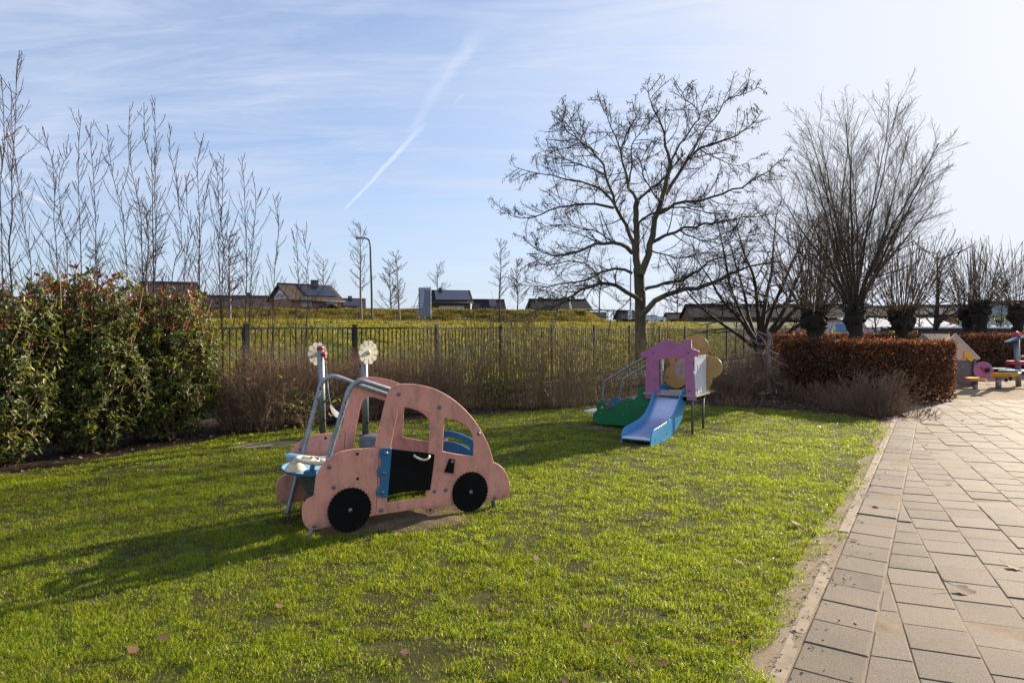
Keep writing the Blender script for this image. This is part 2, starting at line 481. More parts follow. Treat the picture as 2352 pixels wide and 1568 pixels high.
M_SLIDEBLUE = basic('slide_blue_board', (0.03, 0.27, 0.55), 0.35, var=0.06, grime=(0.30, 0.40, 0.42), gscale=5, gamt=0.35)
M_OCHRE = basic('ochre_board', (0.48, 0.28, 0.09), 0.45, var=0.10, bmp=0.1, bscale=60, grime=(0.30, 0.19, 0.08), gscale=5, gamt=0.6, stretch=(3, 3, 1))
M_WHITEB = basic('white_board', (0.74, 0.76, 0.78), 0.4, var=0.04, grime=(0.45, 0.47, 0.48), gscale=5, gamt=0.3)
M_PLATE = basic('grey_platform', (0.36, 0.32, 0.27), 0.6, var=0.15, bmp=0.2, bscale=90)
M_DISC = basic('scratched_window', (0.50, 0.47, 0.40), 0.25, var=0.22, scale=8, metal=0.4)
M_YELLOW = basic('yellow_board', (0.78, 0.42, 0.02), 0.42, var=0.10, grime=(0.5, 0.3, 0.08), gscale=7, gamt=0.3)
M_BEIGE = basic('beige_board', (0.56, 0.44, 0.30), 0.5, var=0.10, grime=(0.30, 0.25, 0.19), gscale=6, gamt=0.5)
M_PALEPINK = basic('pale_pink_board', (0.66, 0.38, 0.40), 0.5, var=0.08)
M_FENCE = basic('black_fence_paint', (0.016, 0.018, 0.021), 0.5, var=0.3, scale=20)
M_SOIL = None

def soil_mat(name, stops, sc=3.0, fine=45, bs=0.9, bd=0.03):
    m, nt, b = new_mat(name)
    v = coords(nt)
    n1 = noise(nt, v, sc, 8, 0.65); n2 = noise(nt, v, fine, 4, 0.7)
    h = math_n(nt, 'ADD', math_n(nt, 'MULTIPLY', n1, 0.55), math_n(nt, 'MULTIPLY', n2, 0.45))
    L(nt, ramp(nt, h, stops), b.inputs['Base Color'])
    b.inputs['Roughness'].default_value = 0.95; b.inputs['Specular IOR Level'].default_value = 0.15
    bump(nt, b, h, bs, bd)
    return m
M_LAWN = soil_mat('lawn_soil', [(0.30, (0.020, 0.016, 0.007)), (0.50, (0.050, 0.050, 0.013)), (0.62, (0.085, 0.095, 0.020)), (0.75, (0.15, 0.13, 0.055))], 3.5, 85)
M_BED = soil_mat('bed_mulch', [(0.32, (0.012, 0.008, 0.006)), (0.50, (0.040, 0.025, 0.018)), (0.64, (0.085, 0.055, 0.036)), (0.75, (0.16, 0.11, 0.07))], 2.2, 38)
M_SAND = soil_mat('sand', [(0.30, (0.20, 0.15, 0.095)), (0.55, (0.33, 0.25, 0.165)), (0.72, (0.44, 0.35, 0.24))], 2.0, 50, 0.7, 0.03)
M_PALESAND = soil_mat('joint_sand', [(0.30, (0.13, 0.098, 0.064)), (0.50, (0.26, 0.20, 0.134)), (0.72, (0.37, 0.295, 0.20))], 3.0, 60, 0.6, 0.01)
M_DIRT = soil_mat('trodden_soil', [(0.30, (0.05, 0.035, 0.02)), (0.52, (0.125, 0.09, 0.055)), (0.70, (0.24, 0.18, 0.11))], 4.0, 55, 0.8, 0.02)

def tile_mat():
    m, nt, b = new_mat('concrete_tile')
    v = coords(nt); geo = nt.nodes.new('ShaderNodeNewGeometry')
    c = ramp(nt, geo.outputs['Random Per Island'], [(0.0, (0.078, 0.061, 0.044)), (0.5, (0.122, 0.097, 0.071)), (1.0, (0.168, 0.135, 0.100))])
    n1 = noise(nt, v, 1.3, 6, 0.65)
    c = mix_c(nt, ramp(nt, n1, [(0.35, (0, 0, 0)), (0.7, (0.7,) * 3)]), c, (0.205, 0.158, 0.105))
    n2 = noise(nt, v, 110, 4, 0.75)
    c = mix_c(nt, 1.0, c, ramp(nt, n2, [(0.30, (0.45,) * 3), (0.5, (0.95,) * 3), (0.70, (1.55,) * 3)]), 'MULTIPLY')
    n3 = noise(nt, v, 7, 5, 0.7)
    c = mix_c(nt, ramp(nt, n3, [(0.58, (0, 0, 0)), (0.75, (0.5,) * 3)]), c, (0.10, 0.085, 0.065))
    L(nt, c, b.inputs['Base Color']); b.inputs['Roughness'].default_value = 0.8; b.inputs['Specular IOR Level'].default_value = 0.3
    bump(nt, b, n2, 0.6, 0.004)
    return m
M_TILE = tile_mat()

FO = np.array([-4.93, 12.1]); FD = np.array([0.6157, 0.788]); FN = np.array([-0.788, 0.6157])
def fence_q(x, y): return FN[0] * (np.asarray(x) - FO[0]) + FN[1] * (np.asarray(y) - FO[1])
def terrain(x, y):
    x = np.asarray(x, float); y = np.asarray(y, float)
    q = fence_q(x, y)
    h = 1.80 * (0.65 * np.clip((q - 1.0) / 10.0, 0, 1) + 0.35 * sstep(0.6, 11.5, q)) + 0.33 * sstep(11, 30, q)
    h = h + 0.014 * np.clip(x, 0, 45) * sstep(3, 12, q)
    h = h + 0.98 * np.clip((y - 53.3) / 3.6, 0, 1) * (1 - sstep(60, 64, y)) * (1 - sstep(6.2, 8.6, x)) * sstep(8, 14, q)
    h = h + 0.10 * (vnoise(x + 200, y + 200, 0.9) - 0.5) * sstep(1.0, 3.0, q) * (1 - sstep(70, 90, y))
    return h

# ---- ground sheet reaching the horizon: mulch near by, rough grass on the dyke beyond the fence
def axis(lo, hi, step, far, k=1.22):
    a = list(np.arange(lo, hi + 1e-6, step)); d = step
    while a[-1] < far: d *= k; a.append(a[-1] + d)
    d = step
    while a[0] > -far: d *= k; a.insert(0, a[0] - d)
    return np.array(a)
gx = axis(-26, 26, 0.3, 1500); gy = axis(-3, 62, 0.3, 1500)
GX, GY = np.meshgrid(gx, gy, indexing='xy')
GZ = terrain(GX, GY)
nx_, ny_ = len(gx), len(gy)
ii, jj = np.meshgrid(np.arange(ny_ - 1), np.arange(nx_ - 1), indexing='ij')
gq = np.stack([ii * nx_ + jj, ii * nx_ + jj + 1, (ii + 1) * nx_ + jj + 1, (ii + 1) * nx_ + jj], -1).reshape(-1, 4)
def ground_mat():
    m, nt, b = new_mat('ground_soil_and_rough_grass')
    v = coords(nt)
    sp = nt.nodes.new('ShaderNodeSeparateXYZ'); L(nt, v, sp.inputs[0])
    q = math_n(nt, 'ADD', math_n(nt, 'MULTIPLY', sp.outputs[0], -0.788), math_n(nt, 'MULTIPLY', sp.outputs[1], 0.6157))
    q = math_n(nt, 'SUBTRACT', q, float(FN @ FO))
    n0 = noise(nt, v, 1.2, 5, 0.6)
    f = math_n(nt, 'ADD', math_n(nt, 'MULTIPLY', q, 0.8), math_n(nt, 'SUBTRACT', n0, 0.6), clamp=True)
    n1 = noise(nt, v, 2.2, 8, 0.65); n2 = noise(nt, v, 38, 4, 0.7)
    h = math_n(nt, 'ADD', math_n(nt, 'MULTIPLY', n1, 0.55), math_n(nt, 'MULTIPLY', n2, 0.45))
    mul = ramp(nt, h, [(0.32, (0.012, 0.008, 0.006)), (0.50, (0.038, 0.024, 0.017)), (0.64, (0.080, 0.052, 0.034)), (0.75, (0.15, 0.10, 0.065))])
    g1 = noise(nt, v, 1.1, 6, 0.65)
    gr = ramp(nt, g1, [(0.32, (0.030, 0.045, 0.010)), (0.50, (0.075, 0.095, 0.020)), (0.70, (0.15, 0.15, 0.045))])
    g2 = noise(nt, v, 9, 5, 0.7)
    gr = mix_c(nt, 1.0, gr, ramp(nt, g2, [(0.3, (0.55,) * 3), (0.7, (1.35,) * 3)]), 'MULTIPLY')
    L(nt, mix_c(nt, f, mul, gr), b.inputs['Base Color'])
    b.inputs['Roughness'].default_value = 0.95; b.inputs['Specular IOR Level'].default_value = 0.15
    bump(nt, b, h, 0.9, 0.04)
    return m
tag(obj('ground', np_mesh(np.stack([GX, GY, GZ], -1), gq, smooth=True), ground_mat()), kind='structure')

# ---- road along the top of the dyke (a thin ribbon between the first crest and the second bank)
mb = MB(); rp = []
for xx in np.linspace(-70, 60, 66):
    yy0, yy1 = 48.6 + 0.0 * xx, 52.2
    for yy in (yy0, yy1): rp.append((xx, yy, float(terrain(xx, yy)) + 0.05))
mb.add(rp, [(2 * i, 2 * i + 2, 2 * i + 3, 2 * i + 1) for i in range(65)])
tag(obj('road', mb, basic('asphalt', (0.06, 0.06, 0.06), 0.9, var=0.2)), kind='structure')

# ---- lawn
def gp(*a):
    p = g(*a); return (p.x, p.y)
LAWN = [(-9.5, -1.5), gp(0, 1092), gp(170, 1064), gp(400, 1028), gp(530, 1004), gp(700, 985), gp(860, 972), gp(1060, 955), gp(1170, 948), gp(1300, 940), gp(1372, 931), gp(1500, 930), gp(1650, 933),
        gp(1775, 941), gp(1887, 950), gp(1972, 961), gp(2036, 974), gp(2023, 1034), gp(1999, 1084), gp(1978, 1119), gp(1949, 1174), gp(1926, 1219), gp(1897, 1299), gp(1845, 1365), gp(1812, 1449), gp(1765, 1500), gp(1732, 1568), (0.75, 1.5), (-0.3, -1.5)]
LP = np.array(LAWN)
PATCH = []   # bare places: centre x, y, radius along, radius across, turn, strength
def patch(px_, py_, rx, ry, ang, k=1.0):
    c = g(px_, py_); PATCH.append((c.x, c.y, rx, ry, ang, k))
patch(905, 1198, 0.62, 0.20, 0.55, 1.0)
patch(985, 1205, 0.35, 0.16, 0.5, 0.8)
patch(1060, 1168, 0.30, 0.10, 0.5, 0.7)
patch(625, 1022, 0.55, 0.20, 0.3, 1.0)
patch(840, 1000, 0.42, 0.22, 0.1, 0.9)
patch(1452, 1030, 0.24, 0.10, -0.5, 0.9)
patch(1340, 978, 0.38, 0.12, 0.0, 0.8)
patch(1380, 985, 0.30, 0.10, -0.3, 0.7)
def bare(x, y):
    b = np.zeros(len(x))
    for cx, cy, rx, ry, a, k in PATCH:
        dx, dy = x - cx, y - cy
        u = (dx * math.cos(a) + dy * math.sin(a)) / rx; v = (-dx * math.sin(a) + dy * math.cos(a)) / ry
        d = np.sqrt(u * u + v * v) + 0.7 * (vnoise(x + 40, y + 40, 0.11) - 0.5)
        b = np.maximum(b, k * (1 - sstep(0.6, 1.15, d)))
    # worn edge along the path and bed
    return b
def lawn_h(x, y): return 0.008 + 0.022 * (vnoise(x + 90, y + 90, 0.6) - 0.5) + 0.012 * (vnoise(x + 30, y + 10, 0.17) - 0.5)
step = 0.07
lx = np.arange(-9.6, 6.6, step); ly = np.arange(-1.5, 14.5, step)
LX, LY = np.meshgrid(lx, ly)
cxm, cym = LX[:-1, :-1] + step / 2, LY[:-1, :-1] + step / 2
keep = (in_poly(cxm.ravel(), cym.ravel(), LAWN) & in_poly(cxm.ravel() + .13, cym.ravel() - .04, LAWN) & in_poly(cxm.ravel() + .08, cym.ravel() + .08, LAWN)).reshape(cxm.shape)
idx = np.arange(LX.size).reshape(LX.shape)
lq = np.stack([idx[:-1, :-1][keep], idx[:-1, 1:][keep], idx[1:, 1:][keep], idx[1:, :-1][keep]], -1)
used, inv = np.unique(lq, return_inverse=True)
lv = np.stack([LX.ravel()[used], LY.ravel()[used], np.maximum(lawn_h(LX.ravel()[used], LY.ravel()[used]), 0.005)], -1)
lawn_o = tag(obj('lawn', np_mesh(lv, inv.reshape(-1, 4), smooth=True), M_LAWN), kind='structure')
for i, (cx, cy, rx, ry, a, k) in enumerate(PATCH):     # trodden patches: low mounds of bare earth
    n = 40; vs = []; rings = 7
    for r_ in range(rings + 1):
        for j in range(n):
            t = 2 * math.pi * j / n; rr = r_ / rings
            u, v = rx * 1.12 * rr * math.cos(t), ry * 1.12 * rr * math.sin(t)
            x, y = cx + u * math.cos(a) - v * math.sin(a), cy + u * math.sin(a) + v * math.cos(a)
            z = max(float(lawn_h(np.array([x]), np.array([y]))[0]), 0.005) + (0.014 + 0.02 * float(vnoise(x, y, 0.12))) * (1 - rr * rr) - 0.004 * rr
            vs.append((x, y, z))
    fs = [(r_ * n + j, r_ * n + (j + 1) % n, (r_ + 1) * n + (j + 1) % n, (r_ + 1) * n + j) for r_ in range(rings) for j in range(n)]
    tag(obj('soil_patch', MB().add(vs, fs, True), M_PALESAND if i in (3,) else M_DIRT), kind='structure')

def blades(x, y, z, h, w, lean, two=True):
    n = len(x); a = RNG.random(n) * 2 * math.pi; la = 4 * math.pi * vnoise(x + 7, y + 3, 0.32) + 4 * math.pi * vnoise(x + 71, y + 23, 0.07) + RNG.normal(0, 1.5, n)
    S = np.stack([np.cos(a), np.sin(a), np.zeros(n)], 1) * w[:, None] / 2
    Ld = np.stack([np.cos(la), np.sin(la), np.zeros(n)], 1)
    B = np.stack([x, y, z], 1); up = np.array([0, 0, 1.0])
    ln = (lean * h)[:, None]
    mid = B + up * (h * 0.6)[:, None] + Ld * ln * 0.35
    tip = B + up * (h * (1 - 0.35 * lean ** 2))[:, None] + Ld * ln
    v = np.stack([B - S, B + S, mid + S * .8, mid - S * .8, tip], 1)
    o = (np.arange(n) * 5)[:, None]
    return v.reshape(-1, 3), np.array([[0, 1, 2, 3]]) + o, np.array([[3, 2, 4]]) + o
def scatter_lawn():
    xs, ys = [], []
    for z0, z1, dens in ((1.9, 3.6, 18000), (3.6, 5.0, 14500), (5.0, 7.0, 8500), (7.0, 9.5, 5000), (9.5, 14.5, 2800)):
        xa, xb = max(-9.0, -0.83 * z1 - 0.3), min(6.6, 0.83 * z1)
        n = int((xb - xa) * (z1 - z0) * dens)
        x = RNG.uniform(xa, xb, n); y = RNG.uniform(z0, z1, n)
        k = (np.abs(x) < 0.83 * y + 0.3)
        xs.append(x[k]); ys.append(y[k])
    x = np.concatenate(xs); y = np.concatenate(ys)
    k = in_poly(x + 0.24 * (vnoise(x + 300, y, 0.26) - 0.55), y + 0.16 * (vnoise(x, y + 500, 0.26) - 0.5), LAWN)
    x, y = x[k], y[k]
    cl = 0.5 * vnoise(x + 10, y + 60, 0.075) + 0.3 * vnoise(x + 70, y + 20, 0.22) + 0.2 * vnoise(x + 170, y + 120, 0.8)
    # thinner towards the path edge
    e = np.array([gp(2036, 974), gp(1978, 1119), gp(1897, 1299), gp(1812, 1449), gp(1732, 1568)])
    dmin = np.full(len(x), 9.0)
    for a, b in zip(e[:-1], e[1:]):
        d = b - a; t = np.clip(((x - a[0]) * d[0] + (y - a[1]) * d[1]) / (d @ d), 0, 1)
        dmin = np.minimum(dmin, np.hypot(x - a[0] - t * d[0], y - a[1] - t * d[1]))
    thin = 1 - 0.75 * (1 - sstep(0.0, 0.22, dmin)) * (1 - sstep(0.42, 0.62, vnoise(x, y, 0.16)))
    pr = (1 - bare(x, y)) * thin * (0.30 + 0.8 * sstep(0.26, 0.55, cl)) * (1 - 0.8 * sstep(0.74, 0.86, vnoise(x + 400, y + 90, 0.28)))
    k = RNG.random(len(x)) < pr
    x, y, cl = x[k], y[k], cl[k]
    h = (0.010 + 0.042 * cl ** 2.0 + 0.013 * RNG.random(len(x))) * (1.0 + 0.18 * RNG.normal(size=len(x)).clip(-2, 2))
    dist = y
    w = 0.0018 + 0.0011 * RNG.random(len(x)) + 0.00035 * np.maximum(dist - 4, 0)
    lean = np.clip(0.95 + 0.40 * RNG.normal(size=len(x)), 0.1, 1.6)
    return x, y, np.maximum(lawn_h(x, y), 0.005) - 0.003, h, w, lean
M_GRASS = leafy('grass_blade', [(0.0, (0.085, 0.140, 0.008)), (0.35, (0.19, 0.27, 0.010)), (0.7, (0.29, 0.365, 0.014)), (0.90, (0.42, 0.42, 0.04)), (0.97, (0.40, 0.33, 0.13)), (1.0, (0.42, 0.34, 0.16))], 0.34, 0.60, (1.55, 1.55, 0.42), 0.5, (0.80, 0.76, 0.62), 1.7)
v_, q_, t_ = blades(*scatter_lawn())
tag(obj('grass', np_mesh(v_, q_, t_), M_GRASS), 'short sunlit lawn grass growing round the pink play car and slide', 'grass', kind='stuff')
print('lawn blades', len(q_))

def scatter_dyke():
    n = 330000
    q = 1.0 + 11.5 * RNG.random(n) ** 1.0; s = -14 + 62 * RNG.random(n) ** 1.35
    x = FO[0] + FD[0] * s + FN[0] * q; y = FO[1] + FD[1] * s + FN[1] * q
    cl = 0.5 * vnoise(x + 11, y + 5, 0.45) + 0.5 * vnoise(x, y, 1.3)
    k = (RNG.random(n) < sstep(0.22, 0.6, cl) * 0.85 + 0.15) & (np.abs(x) < 0.85 * y + 1)
    x, y, cl = x[k], y[k], cl[k]
    h = 0.05 + 0.17 * cl * (0.6 + 0.8 * RNG.random(len(x)))
    return x, y, terrain(x, y) - 0.02, h, 0.010 + 0.010 * RNG.random(len(x)) + 0.0004 * y, np.clip(0.9 + 0.35 * RNG.normal(size=len(x)), 0.2, 1.6)
def scatter_bank():
    n = 150000
    x = RNG.uniform(-48, 8.5, n); y = RNG.uniform(52.5, 58.5, n)
    n2 = 60000
    x = np.concatenate([x, RNG.uniform(-45, 60, n2)]); y = np.concatenate([y, RNG.uniform(30, 54, n2)])
    cl = 0.5 * vnoise(x + 11, y + 5, 0.7) + 0.5 * vnoise(x, y, 1.9)
    k = (fence_q(x, y) > 11) & (RNG.random(len(x)) < sstep(0.2, 0.6, cl) * 0.85 + 0.15) & ((y < 48.4) | (y > 52.4))
    x, y, cl = x[k], y[k], cl[k]
    h = (0.07 + 0.22 * cl * (0.6 + 0.8 * RNG.random(len(x)))) * np.where(y > 53, 1.35, .8)
    return x, y, terrain(x, y) - 0.02, h, np.full(len(x), 0.035), np.clip(0.9 + 0.35 * RNG.normal(size=len(x)), 0.2, 1.6)
M_ROUGH = leafy('rough_grass_blade', [(0.0, (0.10, 0.12, 0.015)), (0.45, (0.21, 0.22, 0.026)), (0.75, (0.32, 0.29, 0.05)), (1.0, (0.46, 0.36, 0.14))], 0.5, 0.5, (1.4, 1.35, 0.6), 0.3, (0.75, 0.68, 0.6), 0.9)
a = blades(*scatter_dyke())
tag(obj('rough_grass', np_mesh(*a), M_ROUGH), 'rough tussocky grass covering the dyke behind the black bar fence', 'grass', kind='stuff')
M_DRYROUGH = leafy('dry_rough_grass_blade', [(0.0, (0.085, 0.095, 0.018)), (0.4, (0.17, 0.165, 0.030)), (0.75, (0.28, 0.235, 0.06)), (1.0, (0.42, 0.33, 0.14))], 0.5, 0.45, (1.35, 1.2, 0.6), 0.3, (0.7, 0.62, 0.5), 1.6)
b = blades(*scatter_bank())
tag(obj('dry_rough_grass', np_mesh(*b), M_DRYROUGH), 'tan dry rough grass on the second bank below the houses', 'grass', kind='stuff')

# ================================================================== paving
def clip_half(poly, a, b, c):
    out = []
    for i in range(len(poly)):
        p, q = poly[i], poly[(i + 1) % len(poly)]
        dp, dq = a * p[0] + b * p[1] + c, a * q[0] + b * q[1] + c
        if dp >= 0: out.append(p)
        if dp * dq < 0:
            t = dp / (dp - dq); out.append((p[0] + (q[0] - p[0]) * t, p[1] + (q[1] - p[1]) * t))
    return out
def area(p): return 0.5 * sum(p[i][0] * p[(i + 1) % len(p)][1] - p[(i + 1) % len(p)][0] * p[i][1] for i in range(len(p)))
def inset(poly, d):
    out = list(poly)
    n = len(poly)
    for i in range(n):
        p, q = poly[i], poly[(i + 1) % n]
        ex, ey = q[0] - p[0], q[1] - p[1]; l = math.hypot(ex, ey)
        if l < 1e-6: continue
        a, b = -ey / l, ex / l
        out = clip_half(out, a, b, -(a * p[0] + b * p[1]) - d)
        if len(out) < 3: return []
    return out
def paver(mb, poly, z, joint=0.003, ch=0.004):
    if len(poly) < 3: return
    if area(poly) < 0: poly = poly[::-1]
    if area(poly) < 0.004: return
    p0 = inset(poly, joint); 
    if len(p0) < 3: return
    p1 = inset(p0, ch)
    if len(p1) != len(p0): p1 = None
    cx = sum(p[0] for p in p0) / len(p0); cy = sum(p[1] for p in p0) / len(p0)
    tx, ty = random.gauss(0, 0.006), random.gauss(0, 0.006)
    Z = lambda p: z + (p[0] - cx) * tx + (p[1] - cy) * ty
    n = len(p0)
    if p1:
        vs = [(p[0], p[1], -0.02) for p in p0] + [(p[0], p[1], Z(p) - ch * .7) for p in p0] + [(p[0], p[1], Z(p)) for p in p1]
        mb.add(vs, [(i, (i + 1) % n, n + (i + 1) % n, n + i) for i in range(n)] + [(n + i, n + (i + 1) % n, 2 * n + (i + 1) % n, 2 * n + i) for i in range(n)] + [tuple(range(2 * n, 3 * n))])
    else:
        vs = [(p[0], p[1], -0.02) for p in p0] + [(p[0], p[1], Z(p)) for p in p0]
        mb.add(vs, [(i, (i + 1) % n, n + (i + 1) % n, n + i) for i in range(n)] + [tuple(range(n, 2 * n))])
SA = np.array(gp(1811, 1568)); SD = np.array([math.sin(R(33)), math.cos(R(33))]); SN = np.array([SD[1], -SD[0]])   # border strip: line, direction, towards the paving
S_LEN0, S_LEN1 = -3.5, 9.4
tiles = MB()
k = S_LEN0
while k < S_LEN1:
    a = SA + SD * k; 
    paver(tiles, [tuple(a), tuple(a + SN * 0.287), tuple(a + SN * 0.287 + SD * 0.3), tuple(a + SD * 0.3)], 0.028 + random.gauss(0, 0.0022))
    k += 0.3
CD = np.array([math.sin(R(24.7)), math.cos(R(24.7))]); RD = np.array([math.cos(R(-20)), math.sin(R(-20))])
C0 = np.array(gp(2101, 1219)); E0 = SA + SN * 0.291
cstep = 0.30 / abs(CD[0] * RD[1] - CD[1] * RD[0])
for ci in range(-12, 44):
    off = (ci % 2) * 0.15
    for ri in range(-34, 46):
        a = C0 + RD * cstep * ci + CD * (0.30 * ri + off)
        if a[1] > 15.5 or a[1] < -2.5 or a[0] > 17 or a[0] < -4: continue
        poly = [tuple(a), tuple(a + RD * cstep), tuple(a + RD * cstep + CD * 0.30), tuple(a + CD * 0.30)]
        poly = clip_half(poly, SN[0], SN[1], -float(SN @ E0))
        if len(poly) >= 3: poly = clip_half(poly, 0, -1, 14.25)
        if len(poly) >= 3: paver(tiles, poly, 0.028 + random.gauss(0, 0.0022))
tag(obj('paving', tiles, M_TILE), kind='structure')
kerb = MB(); k = S_LEN0
while k < S_LEN1 + 0.4:
    a = SA + SD * k - SN * 0.005
    paver(kerb, [tuple(a - SN * 0.085), tuple(a), tuple(a + SD * 1.0), tuple(a - SN * 0.085 + SD * 1.0)], 0.022 + random.gauss(0, 0.003), 0.003, 0.008)
    k += 1.0
tag(obj('kerb', kerb, basic('sandy_kerb', (0.27, 0.21, 0.145), 0.9, var=0.28, scale=5, bmp=0.5, bscale=110, bdist=0.004, grime=(0.08, 0.06, 0.04), gscale=14, gamt=0.5)), kind='structure')
# sand between and beside the tiles
e0 = SA + SD * S_LEN0 - SN * 0.30; e1 = SA + SD * (S_LEN1 + 0.9) - SN * 0.22
sb = MB()
npt = 60; left = []
for i in range(npt + 1):
    t = i / npt; p = e0 + (e1 - e0) * t; w_ = 0.13 * (float(vnoise(p[0] * 3 + 5, p[1] * 3, 0.7)) - 0.5) - 0.03
    left.append(p - SN * w_)
rows = [(p[0], p[1], 0.0045) for p in left] + [((p + SN * 0.33)[0], (p + SN * 0.33)[1], 0.0238) for p in left]
sb.add(rows, [(i, npt + 1 + i, npt + 2 + i, i + 1) for i in range(npt)], True)
o_ = npt + 1
far = [tuple(left[i] + SN * 0.33) for i in range(npt + 1)]
poly = [(p[0], p[1], 0.0238) for p in far] + [(8.0, 14.4, 0.0238), (18, 14.4, 0.0238), (18, -3, 0.0238)]
sb.add(poly, [tuple(reversed(range(len(poly))))])
tag(obj('path', sb, M_PALESAND), kind='structure')
# sand pit floor, uneven
sx = np.linspace(7.2, 24, 120); sy = np.linspace(14.27, 22.5, 70)
SX, SY = np.meshgrid(sx, sy)
SZ = 0.012 + 0.09 * (vnoise(SX, SY, 0.8) - 0.3).clip(0) * sstep(14.3, 15.2, SY) + 0.03 * vnoise(SX + 50, SY, 0.25) * sstep(14.3, 15.0, SY)
id_ = np.arange(SX.size).reshape(SX.shape)
tag(obj('sand', np_mesh(np.stack([SX, SY, SZ], -1), np.stack([id_[:-1, :-1], id_[:-1, 1:], id_[1:, 1:], id_[1:, :-1]], -1), smooth=True), M_SAND), kind='structure')

# ================================================================== pink play car
def rotz_to(d):   # matrix turning local z to direction d
    return Vector(d).to_track_quat('Z', 'Y').to_matrix().to_4x4()
def bolt_me(P, direction, r=0.017, h=0.011):
    prof = [(r * 1.0, 0)] + [(r * math.cos(a), h * math.sin(a) + 0.002) for a in (0, .35, .7, 1.05, 1.35)] + [(0.0, h + 0.002)]
    return MB().lathe(prof, 14, Matrix.Translation(P) @ rotz_to(direction)).mesh()
def bolt(P, direction, parent, r=0.017, mat=None, h=0.011, name='bolt'):
    return obj(name, bolt_me(P, direction, r, h), mat or M_BOLT, parent)

CP = Pl((-1.259, 5.05), (.848, .53))
cz = lambda zx, zy: (624.75 + .32813 * zx, 753.4 + .32813 * zy)
def cst(zx, zy, w=0.0): return CP.st(*cz(zx, zy), w)
car = thing('play_car', 'pink board play car with scalloped black wheels and roof tubes standing on the lawn', 'play car', CP.P(.5, 0, .43))
nrm = -CP.n
FRONT = [(750, 836, 1), (640, 842), (540, 851), (460, 872), (400, 910), (350, 965), (318, 1020), (305, 1075), (298, 1140), (292, 1176, 1), (260, 1190), (228, 1222), (213, 1266), (212, 1312), (222, 1360), (246, 1396), (282, 1411), (330, 1405), (420, 1383), (560, 1347), (727, 1309, 1)]
CABIN = [(727, 1309, 1), (754, 836, 1), (723, 831, 1), (740, 740), (765, 640), (788, 545), (806, 480), (824, 435), (850, 406), (890, 392), (960, 389), (1040, 398), (1130, 421), (1220, 465), (1310, 530), (1390, 610), (1450, 692), (1500, 782), (1532, 862), (1552, 936, 1), (1592, 956), (1627, 992), (1651, 1042), (1666, 1100), (1665, 1150), (1646, 1185), (1612, 1200), (1560, 1206), (1480, 1212), (1390, 1225), (1280, 1238), (1145, 1251, 1), (1137, 1285), (1112, 1304), (1088, 1296), (1076, 1262, 1), (1000, 1268), (900, 1284), (800, 1299)]
HOLE1 = [(806, 1222, 1), (818, 1000), (834, 830), (852, 730), (870, 640), (888, 585), (912, 556), (950, 548), (1020, 566), (1080, 585), (1108, 600, 1), (1106, 760), (1096, 900), (1088, 1050), (1079, 1186, 1), (950, 1200)]
HOLE2 = [(1210, 630, 1), (1270, 640), (1340, 670), (1388, 715), (1411, 772), (1413, 896, 1), (1300, 881), (1196, 861, 1), (1202, 740)]
def outline(pts): return [cst(p[0], p[1]) + tuple(p[2:]) for p in pts]
FRs = outline(FRONT); CBs = outline(CABIN); H1 = outline(HOLE1); H2 = outline(HOLE2)
TH = 0.019
for w, lab in ((TH / 2, None), (0.876, None)):
    obj('front_panel', flat([FRs], TH, .004, M=CP.M(w)), M_PINK, car)
    obj('cabin_panel', flat([CBs, H1, H2], TH, .004, M=CP.M(w)), M_PINK, car)
# wheels with wavy rim, near side and far side
def scallop(cx, cy, r, n=34, a=0.022):
    return [(cx + r * (1 + a * (1 if i % 2 else -1)) * math.cos(2 * math.pi * i / (2 * n)), cy + r * (1 + a * (1 if i % 2 else -1)) * math.sin(2 * math.pi * i / (2 * n))) for i in range(2 * n)]
for hub in ((541, 1268), (1383, 1143)):
    s, t = cst(*hub)
    for side in (-1, 1):
        w = -0.012 if side < 0 else 0.876 + TH
        wh = obj('wheel', flat([scallop(s, t, 0.170)], 0.020, .003, sharp=80, res=3, M=CP.M(w)), M_RUBBER, car)
        bolt(CP.P(s, t, w + side * 0.010), CP.n * side, wh, 0.018)
# bolts, and dark discs painting the shade inside open holes
for b in ((887, 460), (1172, 552), (1447, 738), (402, 970), (432, 1110), (762, 1272), (1138, 1140), (1216, 1130), (298, 1383), (1560, 1183)):
    s, t = cst(*b)
    bolt(CP.P(s, t, 0), nrm, car, 0.0175)
    bolt(CP.P(s, t, 0.876 - TH / 2), nrm, car, 0.0165)
for b in ((598, 880), (600, 1052), (1107, 1270)):
    s, t = cst(*b)
    obj('hole_disc', MB().lathe([(0.012, 0), (0.011, .003), (0, .003)], 12, Matrix.Translation(CP.P(s, t, 0)) @ rotz_to(nrm)), M_HOLE, car)
    obj('hole_disc', MB().lathe([(0.012, 0), (0.011, .003), (0, .003)], 12, Matrix.Translation(CP.P(s, t, 0.876 - TH / 2)) @ rotz_to(nrm)), M_HOLE, car)
